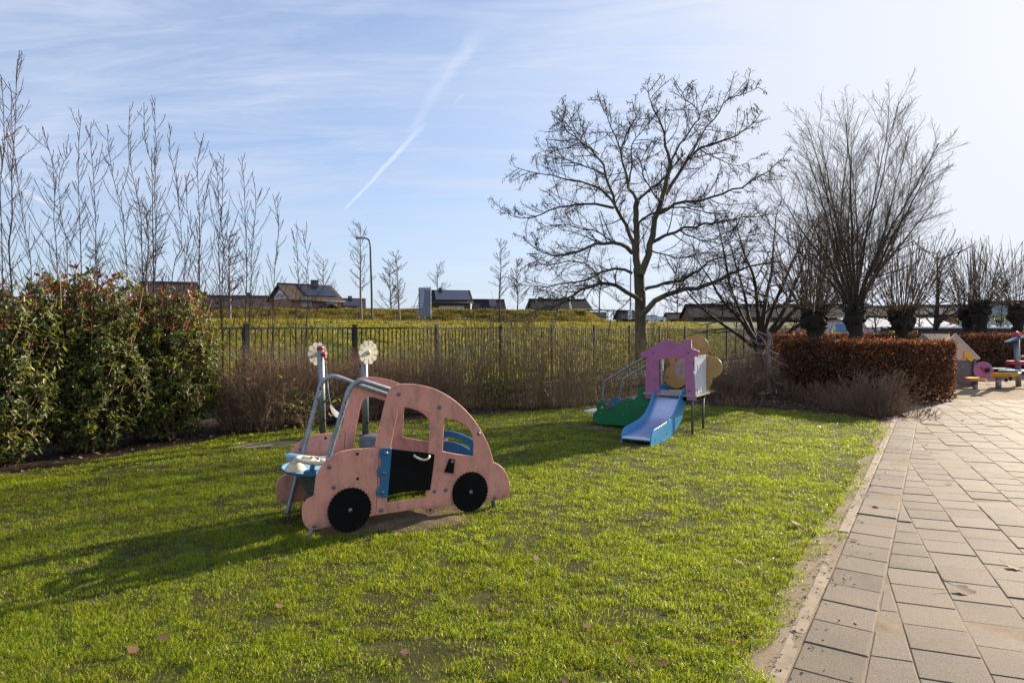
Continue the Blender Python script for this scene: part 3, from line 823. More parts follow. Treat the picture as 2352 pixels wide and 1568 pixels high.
# door, blue hinge strip, handles
door = obj('door', flat([[cst(*p, -0.012) + tuple(x) for p, x in (((828, 841), (1,)), ((950, 857), ()), ((1050, 868), ()), ((1138, 880), (1,)), ((1126, 985), ()), ((1106, 1132), (1,)), ((1000, 1138), ()), ((900, 1150), ()), ((802, 1172), (1,)), ((812, 1000), ()))]], 0.014, .003, M=CP.M(-0.012)), M_BLACKB, car)
hs = [(775, 841), (838, 838, 1), (824, 1000), (808, 1180, 1), (755, 1180), (733, 1165), (731, 1138), (745, 1118), (757, 1100, 1), (760, 1048, 1), (745, 1032), (738, 1010), (745, 985), (762, 970, 1), (768, 918, 1), (756, 900), (753, 872), (760, 848)]
hinge = obj('hinge_strip', flat([[cst(p[0], p[1], -0.012) + tuple(p[2:]) for p in hs]], 0.016, .003, M=CP.M(-0.0125)), M_BLUE, car)
for b in ((792, 873), (776, 1010), (767, 1145)):
    s, t = cst(*b); bolt(CP.P(s, t, -0.021), nrm, hinge, 0.017)
hp = [cst(*p) for p in ((985, 885), (1000, 900), (1020, 910), (1045, 914), (1070, 911), (1085, 900), (1094, 890))]
offs = [-0.02, -0.035, -0.05, -0.055, -0.05, -0.037, -0.02]
obj('handle', MB().tube([CP.P(s, t, o) for (s, t), o in zip(hp, offs)], [0.012, .0095, .009, .009, .009, .0095, .012], 8), M_CREAM, door)
lat = obj('latch', flat([[cst(*p) + (1,) for p in ((1240, 911), (1276, 917), (1266, 1015), (1204, 1005))]], 0.014, .002, M=CP.M(-0.008)), M_BLACKB, car)
s, t = cst(1255, 932); bolt(CP.P(s, t, -0.015), nrm, lat, 0.015)
# roof tubes that run down to the ground as front legs
def smooth_path(pts, n=6):
    out = []; P = [Vector(p) for p in pts]
    for i in range(len(P) - 1):
        p0, p1, p2, p3 = P[max(i - 1, 0)], P[i], P[i + 1], P[min(i + 2, len(P) - 1)]
        for j in range(n):
            t = j / n
            out.append(0.5 * ((2 * p1) + (p2 - p0) * t + (2 * p0 - 5 * p1 + 4 * p2 - p3) * t * t + (3 * p1 - p0 - 3 * p2 + p3) * t ** 3))
    out.append(P[-1]); return out
near_t = [(247, 1530), (275, 1425), (400, 892), (455, 705), (505, 540), (522, 480), (545, 425), (578, 388), (618, 372), (660, 378), (740, 403), (830, 432), (900, 455)]
far_t = [(103, 1310), (140, 1160), (205, 905), (268, 670), (322, 465), (338, 405), (365, 362), (400, 341), (438, 338), (480, 348), (575, 384), (690, 424), (800, 462), (880, 490)]
for lst, w in ((near_t, 0.045), (far_t, 0.83)):
    tp = smooth_path([CP.P(*CP.st(*cz(*p), w), w) for p in lst], 5)
    tb = obj('roof_tube', MB().tube(tp, 0.0215, 12), M_GALV, car)
    for i in (18, 12, 22):
        pass
    for fr in (0.30, 0.36):
        q = tp[int(len(tp) * fr)]; bolt(q + nrm * 0.021, nrm, tb, 0.008, M_HOLE, 0.004, 'screw')
# rear legs
for w in (0.04, 0.83):
    s, t = cst(1560, 1183)
    obj('rear_leg', MB().tube([CP.P(s - .004, t + .08, w), CP.P(s + .016, -0.03, w)], 0.021, 12), M_GALV, car)
# steering table
tc_ = CP.P(-0.008, 0.46, 0.445)
tm = Matrix.Translation(tc_)
tab = obj('steering_table', MB().lathe([(0.0, -0.009), (0.392, -0.009), (0.400, -0.005), (0.400, 0.005), (0.392, 0.009), (0.0, 0.009)], 56, tm, smooth=False), M_BLUE_TOP, car)
obj('table_edge', MB().lathe([(0.4005, -0.0105), (0.4035, -0.0085), (0.4035, 0.0085), (0.4005, 0.0105)], 56, tm, caps=False), M_BLUE, tab)
def tz(zx, zy, h):   # point seen at zoom pixel, at height h
    return g(*cz(zx, zy), h)
sw = tz(292, 925, 0.57)
axis_t = (Vector((0, 0, 1)) + CP.d * 0.16).normalized()
Ms = Matrix.Translation(sw) @ rotz_to(axis_t)
ring = [Vector((0.128 * math.cos(a), 0.128 * math.sin(a), 0)) for a in (2 * math.pi * i / 40 for i in range(41))]
mbw = MB().tube(ring, 0.017, 10, caps=False, M=Ms)
for a in (0.5, 2.6, 4.7): mbw.tube([(0, 0, -.004), (0.12 * math.cos(a), 0.12 * math.sin(a), 0)], [0.026, 0.016], 8, M=Ms)
mbw.lathe([(0.0, -.014), (0.045, -.014), (0.045, .010), (0.0, .010)], 20, Ms)
whl = obj('steering_wheel', mbw, M_CREAM, tab)
for a in (0.3, 2.4, 4.4): bolt(Ms @ Vector((0.032 * math.cos(a), 0.032 * math.sin(a), 0.010)), axis_t, whl, 0.014, h=0.014)
base = Vector((sw.x, sw.y, 0.469)) - CP.d * 0.02
obj('steering_post', MB().tube([base, sw - axis_t * 0.01], 0.020, 12).box(base + Vector((0, 0, .012)), (.10, .07, .024)), M_BLUE, tab)
kn = tz(163, 990, 0.475)
mk = Matrix.Translation((kn.x, kn.y, 0.469))
horn = obj('horn_dome', MB().lathe([(0.085, 0), (0.084, .012), (0.072, .03), (0.058, .048), (0.040, .06), (0.042, .064), (0.026, .080), (0.018, .10), (0, .10)], 28, mk), M_CREAM, tab)
obj('crank', MB().tube([Vector((kn.x, kn.y, .572)) + Vector(p) for p in ((-.07, -.01, .012), (-.045, -.005, .012), (0, 0, .008), (.05, .02, .0), (.075, .03, -.005))], [.021, .024, .020, .018, .016], 10), M_BLUE_TOP, horn)
# apron below the table: half cone of grey sheet
ap = MB(); vs = []
na = 26
for i in range(na + 1):
    a = math.pi * (0.55 + 0.9 * i / na)
    for r_, z in ((0.33, 0.45), (0.27, 0.30), (0.12, 0.07)):
        p = CP.P(0.02 + r_ * math.cos(a), z, 0.445 + r_ * 1.05 * math.sin(a)); vs.append(p)
ap.add(vs, [(3 * i + j, 3 * i + j + 1, 3 * i + 4 + j, 3 * i + 3 + j) for i in range(na) for j in range(2)], True)
obj('apron', ap, M_GREYB, car)
lev = tz(225, 1085, 0.33)
obj('lever', MB().tube([lev + Vector((-.01, -.02, .03)), lev, lev + Vector((.035, -.01, -.04))], [.012, .008, .007], 8), M_CREAM, car)
# curved dashboard, seat, backrest
dc = CP.P(0.45, 0, 0.68)
dash = obj('console', MB().lathe([(.135, .25), (.135, .605), (.130, .62), (.10, .635), (0, .642)], 32, Matrix.Translation(dc)), M_GREYB, car)
db = (Vector((0, 0, 0)) - dc); db.z = 0; db = Matrix.Rotation(.35, 3, 'Z') @ db.normalized()
bolt(dc + db * .135 + Vector((0, 0, .54)), db, dash, 0.018)
bp = Pl((CP.P(1.15, 0, 0).x, CP.P(1.15, 0, 0).y), (CP.n.x, CP.n.y))
bo = [(0.03, 0.22, 1), (0.83, 0.22, 1), (0.835, 0.45), (0.82, 0.56), (0.76, 0.605), (0.6, 0.628), (0.43, 0.635), (0.26, 0.628), (0.10, 0.605), (0.04, 0.56), (0.025, 0.45)]
slot = [(0.16, 0.515), (0.17, 0.545), (0.30, 0.572), (0.43, 0.578), (0.56, 0.572), (0.69, 0.545), (0.70, 0.515), (0.56, 0.532), (0.43, 0.538), (0.30, 0.532)]
obj('backrest', flat([bo, slot], 0.02, .004, M=bp.M(0)), M_BLUE, car)
obj('seat', MB().box((0, 0, 0), (.34, .80, .03), Matrix.Translation(CP.P(0.98, 0.26, 0.43)) @ Matrix.Rotation(math.atan2(CP.d.y, CP.d.x), 4, 'Z')), M_BLUE, car)

# ================================================================== toddler slide with play house front
sz = lambda zx, zy: (1323 + .21099 * zx, 735 + .21099 * zy)
fr_ = g(*sz(1258, 1245)); E = Vector((.842, -.54, 0)).normalized()
o_ = fr_ - E * 0.62 - Vector((-E.y, E.x, 0)) * 0.04
HP = Pl((o_.x, o_.y), (E.x, E.y))      # front board of the house
hz = lambda zx, zy, w=0.0: HP.st(*sz(zx, zy), w)
sl = thing('slide', 'toddler slide with purple house front and blue sides beside a green ramp board', 'slide', HP.P(.3, 0, .3))
ho = [(980, 203, 1), (1165, 265, 1), (1180, 208, 1), (1258, 212, 1), (1262, 305, 1), (1342, 340, 1), (1330, 400, 1), (1262, 395, 1), (1285, 600), (1310, 878, 1), (1207, 872, 1), (1196, 730), (1188, 570), (1184, 420, 1), (1150, 408), (1090, 399), (1040, 405), (960, 420), (895, 438, 1), (899, 560), (904, 690), (909, 860, 1), (757, 850, 1), (757, 740), (760, 600), (768, 410, 1), (722, 408, 1), (703, 360, 1)]
obj('house_front', flat([[hz(p[0], p[1]) + tuple(p[2:]) for p in ho]], 0.019, .003, M=HP.M(0)), M_PURPLE, sl)
for b in ((843, 350), (1227, 347), (742, 408), (1237, 764)):
    s, t = hz(*b); bolt(HP.P(s, t, -0.0095), -HP.n, sl, 0.019)
DEP = 0.60
sR, _ = hz(1258, 1000); sL, _ = hz(790, 700)
posts = []
for s in (sR, sL):
    for w in (0.05, DEP):
        top = 0.62 if (s == sR) else 1.12
        obj('leg', MB().tube([HP.P(s, -0.03, w), HP.P(s, top if w > .1 else 1.12, w)], 0.019, 12), M_GALV, sl)
plat_z = 0.60
pm = MB(); m4 = Matrix.Translation(HP.P((sR + sL) / 2, plat_z, DEP / 2 + 0.03)) @ Matrix.Rotation(math.atan2(E.y, E.x), 4, 'Z')
obj('platform', MB().box((0, 0, -.014), (abs(sR - sL) + 0.16, DEP + 0.10, .028), m4), M_PLATE, sl)
obj('platform_rim', MB().box((0, 0, -.07), (abs(sR - sL) + 0.06, DEP, .06), m4), M_BLACKB, sl)
# back board: ochre clover with round window
cl = []
lobes = [((1310, 300), 138), ((1466, 512), 124), ((1085, 612), 128), ((1130, 430), 120), ((1330, 640), 150), ((1250, 500), 215)]
cen = hz(1275, 480, DEP + .03)
def lob(c, r): a = hz(*c, DEP + .03); b = hz(c[0], c[1] - r, DEP + .03); return a, abs(b[1] - a[1])
LB = [lob(c, r) for c, r in lobes]
def hit(a):
    best = 0.0
    for (x, y), r in LB:
        dx, dy = x - cen[0], y - cen[1]; b = dx * math.cos(a) + dy * math.sin(a); d = dx * dx + dy * dy - r * r
        if b * b - d > 0: best = max(best, b + math.sqrt(b * b - d))
    return best
for i in range(120):
    a = 2 * math.pi * i / 120; r_ = hit(a); p = (cen[0] + r_ * math.cos(a), cen[1] + r_ * math.sin(a))
    cl.append((p[0], max(p[1], plat_z + 0.005)))
wc = hz(1172, 522, DEP + .03); rw = 0.5 * abs(hz(1172, 415, DEP + .03)[1] - hz(1172, 630, DEP + .03)[1])
circ = [(wc[0] + rw * math.cos(a), wc[1] + rw * math.sin(a)) for a in (2 * math.pi * i / 28 for i in range(28))]
clo = obj('clover_back', flat([cl, circ], 0.019, .003, sharp=60, res=2, M=HP.M(DEP + .035)), M_OCHRE, sl)
obj('round_window', flat([[(wc[0] + (rw + .004) * math.cos(a), wc[1] + (rw + .004) * math.sin(a)) for a in (2 * math.pi * i / 28 for i in range(28))]], 0.006, .001, M=HP.M(DEP + .035)), M_DISC, clo)
for b in ((1093, 428), (992, 617)):
    s, t = hz(*b, DEP + .02); bolt(HP.P(s, t, DEP + .0255), -HP.n, clo, 0.019)
# white slotted side board
WS = Pl((HP.P(sR + 0.035, 0, 0).x, HP.P(sR + 0.035, 0, 0).y), (HP.n.x, HP.n.y))
wo_ = [(0.02, plat_z + .01, 1)]
for k in range(3):
    c = 0.14 + 0.14 * k
    wo_ += [(c - .019, plat_z + .01, 1), (c - .019, plat_z + .085, 1), (c + .019, plat_z + .085, 1), (c + .019, plat_z + .01, 1)]
wo_ += [(DEP, plat_z + .01, 1), (DEP, 1.185, 1)]
for k in (2, 1, 0):
    c = 0.14 + 0.14 * k
    wo_ += [(c + .019, 1.185, 1), (c + .019, 1.14, 1), (c - .019, 1.14, 1), (c - .019, 1.185, 1)]
wo_ += [(0.02, 1.185, 1)]
hol = [[(c - .019, 0.78, 1), (c + .019, 0.78, 1), (c + .019, 1.05, 1), (c - .019, 1.05, 1)] for c in (0.14, 0.28, 0.42)]
obj('slotted_side', flat([wo_] + hol, 0.016, .002, M=WS.M(0)), M_WHITEB, sl)
# chute: two blue cheeks and a steel sheet
tl, trr = g(*sz(487, 1357)), g(*sz(810, 1387))
Gd = Vector((-E.y, E.x, 0))            # up the slide
RPn = Pl((trr.x, trr.y), (Gd.x, Gd.y)); LPn = None
ck = [(808, 1386, 1), (813, 1300), (822, 1245), (836, 1208), (856, 1184), (890, 1165), (960, 1120), (1030, 1060), (1078, 975), (1112, 880), (1140, 800), (1165, 750), (1192, 728), (1204, 760), (1204, 860), (1180, 955), (1150, 1062), (1100, 1170), (1040, 1250), (970, 1312), (900, 1352)]
rk = [RPn.st(*sz(p[0], p[1])) + tuple(p[2:]) for p in ck]
rk = [(a[0], max(a[1], 0.002)) + tuple(a[2:]) for a in rk]
chute = obj('cheek', flat([rk], 0.018, .004, M=RPn.M(0)), M_SLIDEBLUE, sl)
Wd = 0.417
lk = [(a[0], a[1]) + tuple(a[2:]) for a in rk]
obj('cheek', flat([lk], 0.018, .004, M=Matrix.Translation(-E * Wd) @ RPn.M(0)), M_SLIDEBLUE, sl)
pr = [(0.006, 0.070), (-0.004, 0.092), (0.004, 0.112), (0.035, 0.122), (0.2, 0.128), (0.4, 0.138), (0.6, 0.156), (0.8, 0.198), (0.95, 0.262), (1.08, 0.355), (1.2, 0.458), (1.3, 0.535), (1.38, 0.580), (1.5, 0.598)]
pp = smooth_path([Vector((a, b, 0)) for a, b in pr], 4)
ch = MB(); vs = []
for p in pp:
    for e in (-(Wd - .014), -0.006):
        q = Vector((trr.x, trr.y, 0)) + Gd * p.x + E * e; vs.append((q.x, q.y, p.y))
ch.add(vs, [(2 * i, 2 * i + 1, 2 * i + 3, 2 * i + 2) for i in range(len(pp) - 1)], True)
obj('chute', ch, M_STEEL, sl)
for p in ((1093, 1090), (982, 1237), (852, 1308), (842, 1356), (918, 1322)):
    s, t = RPn.st(*sz(*p)); d = 0.017
    obj('triangle', flat([[(s - d, t - d * .8, 1), (s + d, t - d * .8, 1), (s + d * .1, t + d * 1.1, 1)]], 0.003, .0005, M=RPn.M(-0.0105)), M_HOLE, sl)
for p in ((1195, 745), (1172, 855), (1192, 862)):
    s, t = RPn.st(*sz(*p)); bolt(RPn.P(s, t, -.009), -RPn.n, sl, 0.015)
# green ramp board on the left
GPl = Pl((HP.P(0, 0, .02).x, HP.P(0, 0, .02).y), (E.x, E.y))
go_ = [(900, 1010, 1), (880, 760), (858, 727), (828, 722), (792, 733), (769, 747, 1), (748, 728), (715, 724), (685, 744), (671, 780), (677, 815), (648, 838), (640, 866, 1), (600, 861), (540, 866), (480, 886), (432, 920), (416, 944, 1), (405, 915), (380, 896), (352, 897), (334, 914, 1), (318, 886), (285, 870), (250, 876), (228, 905), (221, 945), (231, 977, 1), (198, 1008), (185, 1042), (188, 1085), (208, 1112), (240, 1128), (400, 1141), (600, 1150), (800, 1150, 1)]
gs = [GPl.st(*sz(p[0], p[1])) + tuple(p[2:]) for p in go_]
ey = GPl.st(*sz(285, 943)); eye = [(ey[0] + .022 * math.cos(a), ey[1] + .022 * math.sin(a)) for a in (2 * math.pi * i / 14 for i in range(14))]
gb = obj('ramp_board', flat([gs, eye], 0.019, .004, M=GPl.M(0)), M_GREEN, sl, label='green caterpillar shaped ramp board with an eye hole')
obj('ramp_board', flat([[(a[0], a[1]) + tuple(a[2:]) for a in gs]], 0.019, .004, M=GPl.M(DEP - .03)), M_BLUE, sl, label='blue ramp board at the back')
for b in ((263, 890), (275, 1015), (225, 1085), (557, 922), (557, 958), (515, 1027), (736, 928), (780, 820), (780, 855), (365, 944)):
    s, t = GPl.st(*sz(*b)); bolt(GPl.P(s, t, -.0095 if b[0] != 365 else -.02), -GPl.n, gb, 0.016)
s, t = GPl.st(*sz(365, 945))
obj('grey_plate', flat([[(s - .075, t - .045, 1), (s + .07, t - .05, 1), (s + .07, t + .045, 1), (s - .06, t + .045, 1)]], 0.012, .002, M=GPl.M(-.014)), M_GREYB, gb)
# ramp deck with treads between the boards
a0 = gs[26][0]; a1 = HP.st(*sz(757, 700))[0]
for k in range(5):
    f = (k + .5) / 5; s = a0 - .05 + (a1 - a0) * f; z = 0.10 + 0.44 * f
    obj('tread', MB().box((0, 0, 0), (.22, DEP - .06, .022), Matrix.Translation(HP.P(s, z, DEP / 2)) @ Matrix.Rotation(math.atan2(E.y, E.x), 4, 'Z')), M_PLATE, sl)
s, t = GPl.st(*sz(190, 972), DEP / 2)
obj('tread', MB().box((0, 0, 0), (.20, DEP - .06, .02), Matrix.Translation(HP.P(s + .06, t, DEP / 2)) @ Matrix.Rotation(math.atan2(E.y, E.x), 4, 'Z')), M_WHITEB, sl)
for lst, w in (([(280, 905), (287, 860), (303, 700), (312, 672), (335, 652), (540, 527), (742, 406)], 0.03), ([(455, 930), (462, 880), (505, 680), (513, 650), (540, 630), (640, 565), (775, 492)], DEP - .02)):
    obj('handrail', MB().tube(smooth_path([HP.P(*HP.st(*sz(*p), w), w) for p in lst], 4), 0.0165, 10), M_GALV, sl)

# ================================================================== hammock swing between two flower posts
fz = lambda zx, zy: (624.75 + .19919 * zx, 771.75 + .19919 * zy)
swg = thing('swing', 'hammock swing hung on chains between two galvanised posts with ivory flower discs', 'swing', at(790, 1000, 9.55).xy.to_3d())
b1, t1 = at(741.5, 1003, 9.6), at(735.8, 799, 9.6); b2, t2 = at(840.5, 1003, 9.6), at(836, 811, 9.6)
b1.z = -.05; b2.z = -.05
p1 = obj('post', MB().tube([b1, t1], 0.0505, 18), M_GALV, swg)
p2 = obj('post', MB().tube([b2, t2], 0.0505, 18), M_GALV, swg)
obj('cap', MB().lathe([(0.053, -.025), (0.053, 0), (0.045, .018), (0.025, .03), (0, .034)], 18, Matrix.Translation(t1)), M_RED, p1)
obj('cap', MB().lathe([(0.053, -.025), (0.053, 0), (0.045, .018), (0.025, .03), (0, .034)], 18, Matrix.Translation(t2)), M_RED, p2)
def petals(r, n=10, k=10):
    pts = []
    for i in range(n):
        for j in range(5):
            a = 2 * math.pi * (i + (j - 2) / 5.0 * 0.98) / n
            rr = r * (0.885 + 0.115 * math.cos((j - 2) / 2.0 * math.pi / 2 * 0.92) ** 0.7)
            pts.append((rr * math.cos(a), rr * math.sin(a)))
    return pts
def flower(cx, cy, Y, face, mount, r=0.178):
    c = at(cx, cy, Y); f = Pl((c.x, c.y), face)
    M0 = Matrix.Translation((0, 0, c.z)) @ f.M(0)
    o = obj('flower_disc', flat([petals(r)], 0.016, .002, sharp=70, res=2, M=M0), M_FLOWER, swg)
    for i in range(10):
        a = 2 * math.pi * (i + .5) / 10
        obj('groove', MB().box((0, 0, 0), (0.056, .0075, .001), M0 @ Matrix.Rotation(a, 4, 'Z') @ Matrix.Translation((r * .72, 0, .0086))), M_HOLE, o)
    obj('hub', MB().lathe([(0.036, 0), (0.036, .012), (0.026, .024), (0.014, .024), (0.012, .030), (0, .032)], 18, M0 @ Matrix.Translation((0, 0, .008))), M_CREAM, o)
    obj('bracket', MB().tube([M0 @ Vector((0, 0, -.004)), mount], 0.016, 8), M_GALV, o)
# the left flower turns its back to the lawn, the right one its face
flower(729.3, 812.6, 9.72, (.60, .80), at(736.5, 812, 9.62), 0.175)
flower(845.5, 809.3, 9.44, (.60, .80), at(837.5, 812, 9.58), 0.178)
bolt(at(744.8, 963, 9.56), (0.3, -1, 0), p1, .022, M_HOLE, .02, 'peg'); bolt(at(844.5, 970, 9.56), (0.3, -1, 0), p2, .022, M_HOLE, .02, 'peg')
kn_ = at(743.3, 813, 9.5)
obj('swivel', MB().lathe([(0, -.04), (.022, -.035), (.034, -.01), (.034, .012), (.020, .032), (0, .036)], 16, Matrix.Translation(kn_)).tube([kn_ + Vector((.01, 0, -.02)), kn_ + Vector((.03, 0, -.095))], [.024, .014], 10).tube([kn_, at(737, 812, 9.6)], .018, 8), M_RED, p1)
kn2 = at(828, 838, 9.6)
obj('swivel', MB().lathe([(0, -.03), (.022, -.02), (.026, .01), (0, .03)], 14, Matrix.Translation(kn2)).tube([kn2, at(836, 836, 9.6)], .016, 8), M_RED, p2)
def chain(A, B, name, parent):
    n = max(4, int((B - A).length / 0.026)); mb = MB()
    for i in range(n):
        c = A.lerp(B, (i + .5) / n); d = (B - A).normalized(); s_ = d.orthogonal().normalized(); u = s_ if i % 2 else d.cross(s_)
        ringp = [c + d * (.018 * math.cos(a)) + u * (.0085 * math.sin(a)) for a in (2 * math.pi * j / 10 for j in range(11))]
        mb.tube(ringp, .0032, 5, caps=False)
    return obj(name, mb, M_GALV, parent)
cA, cB = at(748, 828, 9.52), at(750, 862, 9.52)
chain(cA, cB, 'chain', swg)
cC, cD = at(827.5, 842, 9.6), at(824.5, 872, 9.6)
chain(cC, cD, 'chain', swg)
r1 = [at(750.5, 862, 9.52), at(752.5, 875, 9.52), at(754, 895, 9.52), at(757, 914, 9.52), at(759.5, 928, 9.52)]
obj('rope', MB().tube(r1[:1] + r1[1:2], .012, 8).tube(r1[1:], .0055, 6), M_BLUE_TOP, swg)
r2 = [at(824.5, 872, 9.6), at(821, 900, 9.6), at(817, 928, 9.6)]
obj('rope', MB().tube(r2, .006, 6), M_BLUE_TOP, swg)
hb = MB(); vs = []; nh, nw = 26, 6
hA, hB = at(759.5, 928, 9.52), at(817, 928, 9.6)
for i in range(nh + 1):
    f = i / nh; c = hA.lerp(hB, f); c.z -= 0.25 * (1 - (2 * f - 1) ** 2) ** .8
    wd = 0.02 + 0.17 * math.sin(math.pi * f) ** .6
    for j in range(nw + 1):
        e = j / nw * 2 - 1
        vs.append(c + Vector((0, e * wd, 0.07 * e * e * math.sin(math.pi * f))))
hb.add(vs, [(i * (nw + 1) + j, i * (nw + 1) + j + 1, (i + 1) * (nw + 1) + j + 1, (i + 1) * (nw + 1) + j) for i in range(nh) for j in range(nw)], True)
obj('hammock', hb, basic('hammock_mat', (.10, .11, .13), .6, var=.2, bmp=.2), swg)

# ================================================================== black bar fence
FB = Pl(FO, FD)
k0, k1, SPC, FH = -5, 26, 2.5, 1.615
p0 = FB.P(0, 0, 0)
fen = thing('bar_fence', 'long black metal bar fence with square posts running behind the shrubs', 'fence', p0)
RZ = Matrix.Rotation(math.atan2(FD[1], FD[0]), 4, 'Z')
pm_ = pk_ = None
for k in range(k0, k1):
    c = FB.P(k * SPC, 0, 0)
    if pm_ is None:
        pm_ = obj('post', MB().box((0, 0, FH / 2), (.072, .072, FH + .10), Matrix.Translation(c) @ RZ).box((0, 0, FH + .055), (.08, .08, .012), Matrix.Translation(c) @ RZ), M_FENCE, fen)
        mb = MB(); Mk = Matrix.Translation(c) @ RZ
        mb.box((SPC / 2, 0, FH - .02), (SPC - .074, .042, .034), Mk).box((SPC / 2, 0, .13), (SPC - .074, .04, .03), Mk)
        for j in range(20):
            mb.tube([(.0625 + .125 * j, 0, .146), (.0625 + .125 * j, 0, FH - .038)], .0145, 6, M=Mk, caps=False)
        pk_ = obj('bar_panel', mb, M_FENCE, fen)
        first = c
    else:
        for src in (pm_, pk_):
            o = src.copy(); COL.objects.link(o); o.parent = fen; o.location = c - first

# ================================================================== vegetation
M_ROBINIA = bark('mossy_bark', (0.045, 0.036, 0.026), (0.13, 0.105, 0.075), 16, (0.115, 0.11, 0.035))
M_BARK = bark('grey_brown_bark', (0.030, 0.024, 0.020), (0.085, 0.068, 0.055), 20)
M_DARKBARK = bark('dark_bark', (0.016, 0.012, 0.009), (0.050, 0.038, 0.028), 20, (0.030, 0.028, 0.015))
M_HEADBARK = bark('black_brown_pollard_bark', (0.007, 0.005, 0.004), (0.034, 0.025, 0.018), 14, (0.020, 0.018, 0.009))
M_SAPBARK = bark('reddish_sapling_bark', (0.030, 0.018, 0.014), (0.085, 0.052, 0.038), 22)
M_PALEBARK = bark('pale_bark', (0.12, 0.095, 0.075), (0.26, 0.21, 0.17), 22)
M_WILLOWTWIG = bark('willow_rod_bark', (0.060, 0.042, 0.026), (0.16, 0.115, 0.07), 22)
M_STEMY = bark('tan_shrub_stems', (0.16, 0.115, 0.05), (0.40, 0.29, 0.135), 30)
M_STEMB = bark('brown_shrub_twigs', (0.16, 0.10, 0.058), (0.42, 0.27, 0.16), 30)
M_STEMR = bark('red_brown_twigs', (0.13, 0.078, 0.046), (0.30, 0.19, 0.115), 30)
M_BRANCHLIT = bark('sunlit_branch_tone', (0.16, 0.125, 0.10), (0.36, 0.30, 0.25), 24)  # pale tone carries the sunlight falling on the branches
M_POD = basic('dark_seed_pods', (0.045, 0.028, 0.020), 0.7, var=0.4)

def rv(): return Vector((random.gauss(0, 1), random.gauss(0, 1), random.gauss(0, 1)))
def side_dir(d, ang, flatk=0.0):
    p = d.orthogonal().normalized(); q = d.cross(p); a = random.uniform(0, 2 * math.pi)
    s = p * math.cos(a) + q * math.sin(a)
    if flatk: s.z *= (1 - flatk); s = (s - d * s.dot(d)).normalized() if s.length > 1e-4 else p
    return (d * math.cos(ang) + s * math.sin(ang)).normalized()
class Tree:
    """branch pieces sorted into limbs and twigs"""
    def __init__(self): self.limb = Twigs(); self.twig = Twigs(); self.tips = []
    def grow(self, p, d, Ln, r, lvl, P, top=None):
        n = P['seg'][lvl]; pts = [p.copy()]; d = d.normalized(); wig = P['wig'][lvl]; up = P['up'][lvl]
        for i in range(n):
            d = (d + rv() * wig + Vector((0, 0, up))).normalized(); p = p + d * (Ln / n); pts.append(p.copy())
        tp = P.get('taper', 0.35); rmin = P['rmin'] * (1.6, 1.2, .75, .5)[lvl] * (1.6, 1.2, .75, .5)[lvl]
        rs = [max(r * (1 - (1 - tp) * i / n), rmin) for i in range(n + 1)]
        (self.limb if lvl <= P.get('limb_lvl', 0) else self.twig).add(pts, rs, P['k'][lvl])
        self.sub(pts, rs, Ln, lvl, P)
    def sub(self, pts, rs, Ln, lvl, P, dens=1.0, t0=None):
        if lvl + 1 >= len(P['seg']):
            self.tips.append((pts[-1], (pts[-1] - pts[-2]).normalized())); return
        n = len(pts) - 1; cnt = P['n'][lvl]
        cnt = int(cnt * dens + random.random())
        tmin = P['t0'][lvl] if t0 is None else t0
        for j in range(cnt):
            t = tmin + (1 - tmin) * ((j + random.random()) / cnt)
            f = t * n; i = min(int(f), n - 1); q = pts[i].lerp(pts[i + 1], f - i); dd = (pts[i + 1] - pts[i]).normalized()
            r = rs[i] + (rs[i + 1] - rs[i]) * (f - i)
            a = R(P['ang'][lvl] + random.gauss(0, P.get('angv', 9)))
            L2 = Ln * P['ratio'][lvl] * (1 - P.get('fall', 0.55) * t) * random.uniform(0.6, 1.25)
            if 'lmax' in P: L2 = min(L2, P['lmax'][lvl] * random.uniform(.6, 1.2))
            self.grow(q, side_dir(dd, a, P.get('flat', 0)), L2, r * P.get('rr', 0.55), lvl + 1, P)

def tree_thing(name, label, cat, base, T, mat, twig_mat=None, group=None, names=('trunk', 'crown')):
    o = thing(name, label, cat, base, 0, group)
    obj(names[0], T.limb, mat, o)
    if T.twig.g: obj(names[1], T.twig, twig_mat or mat, o)
    return o
def resample(pts, n):
    pts = smooth_path(pts, 6); ac = [0]
    for a, b in zip(pts, pts[1:]): ac.append(ac[-1] + (b - a).length)
    out = []; j = 0
    for i in range(n + 1):
        s = ac[-1] * i / n
        while j < len(pts) - 2 and ac[j + 1] < s: j += 1
        out.append(pts[j].lerp(pts[j + 1], (s - ac[j]) / max(ac[j + 1] - ac[j], 1e-6)))
    return out, ac[-1]

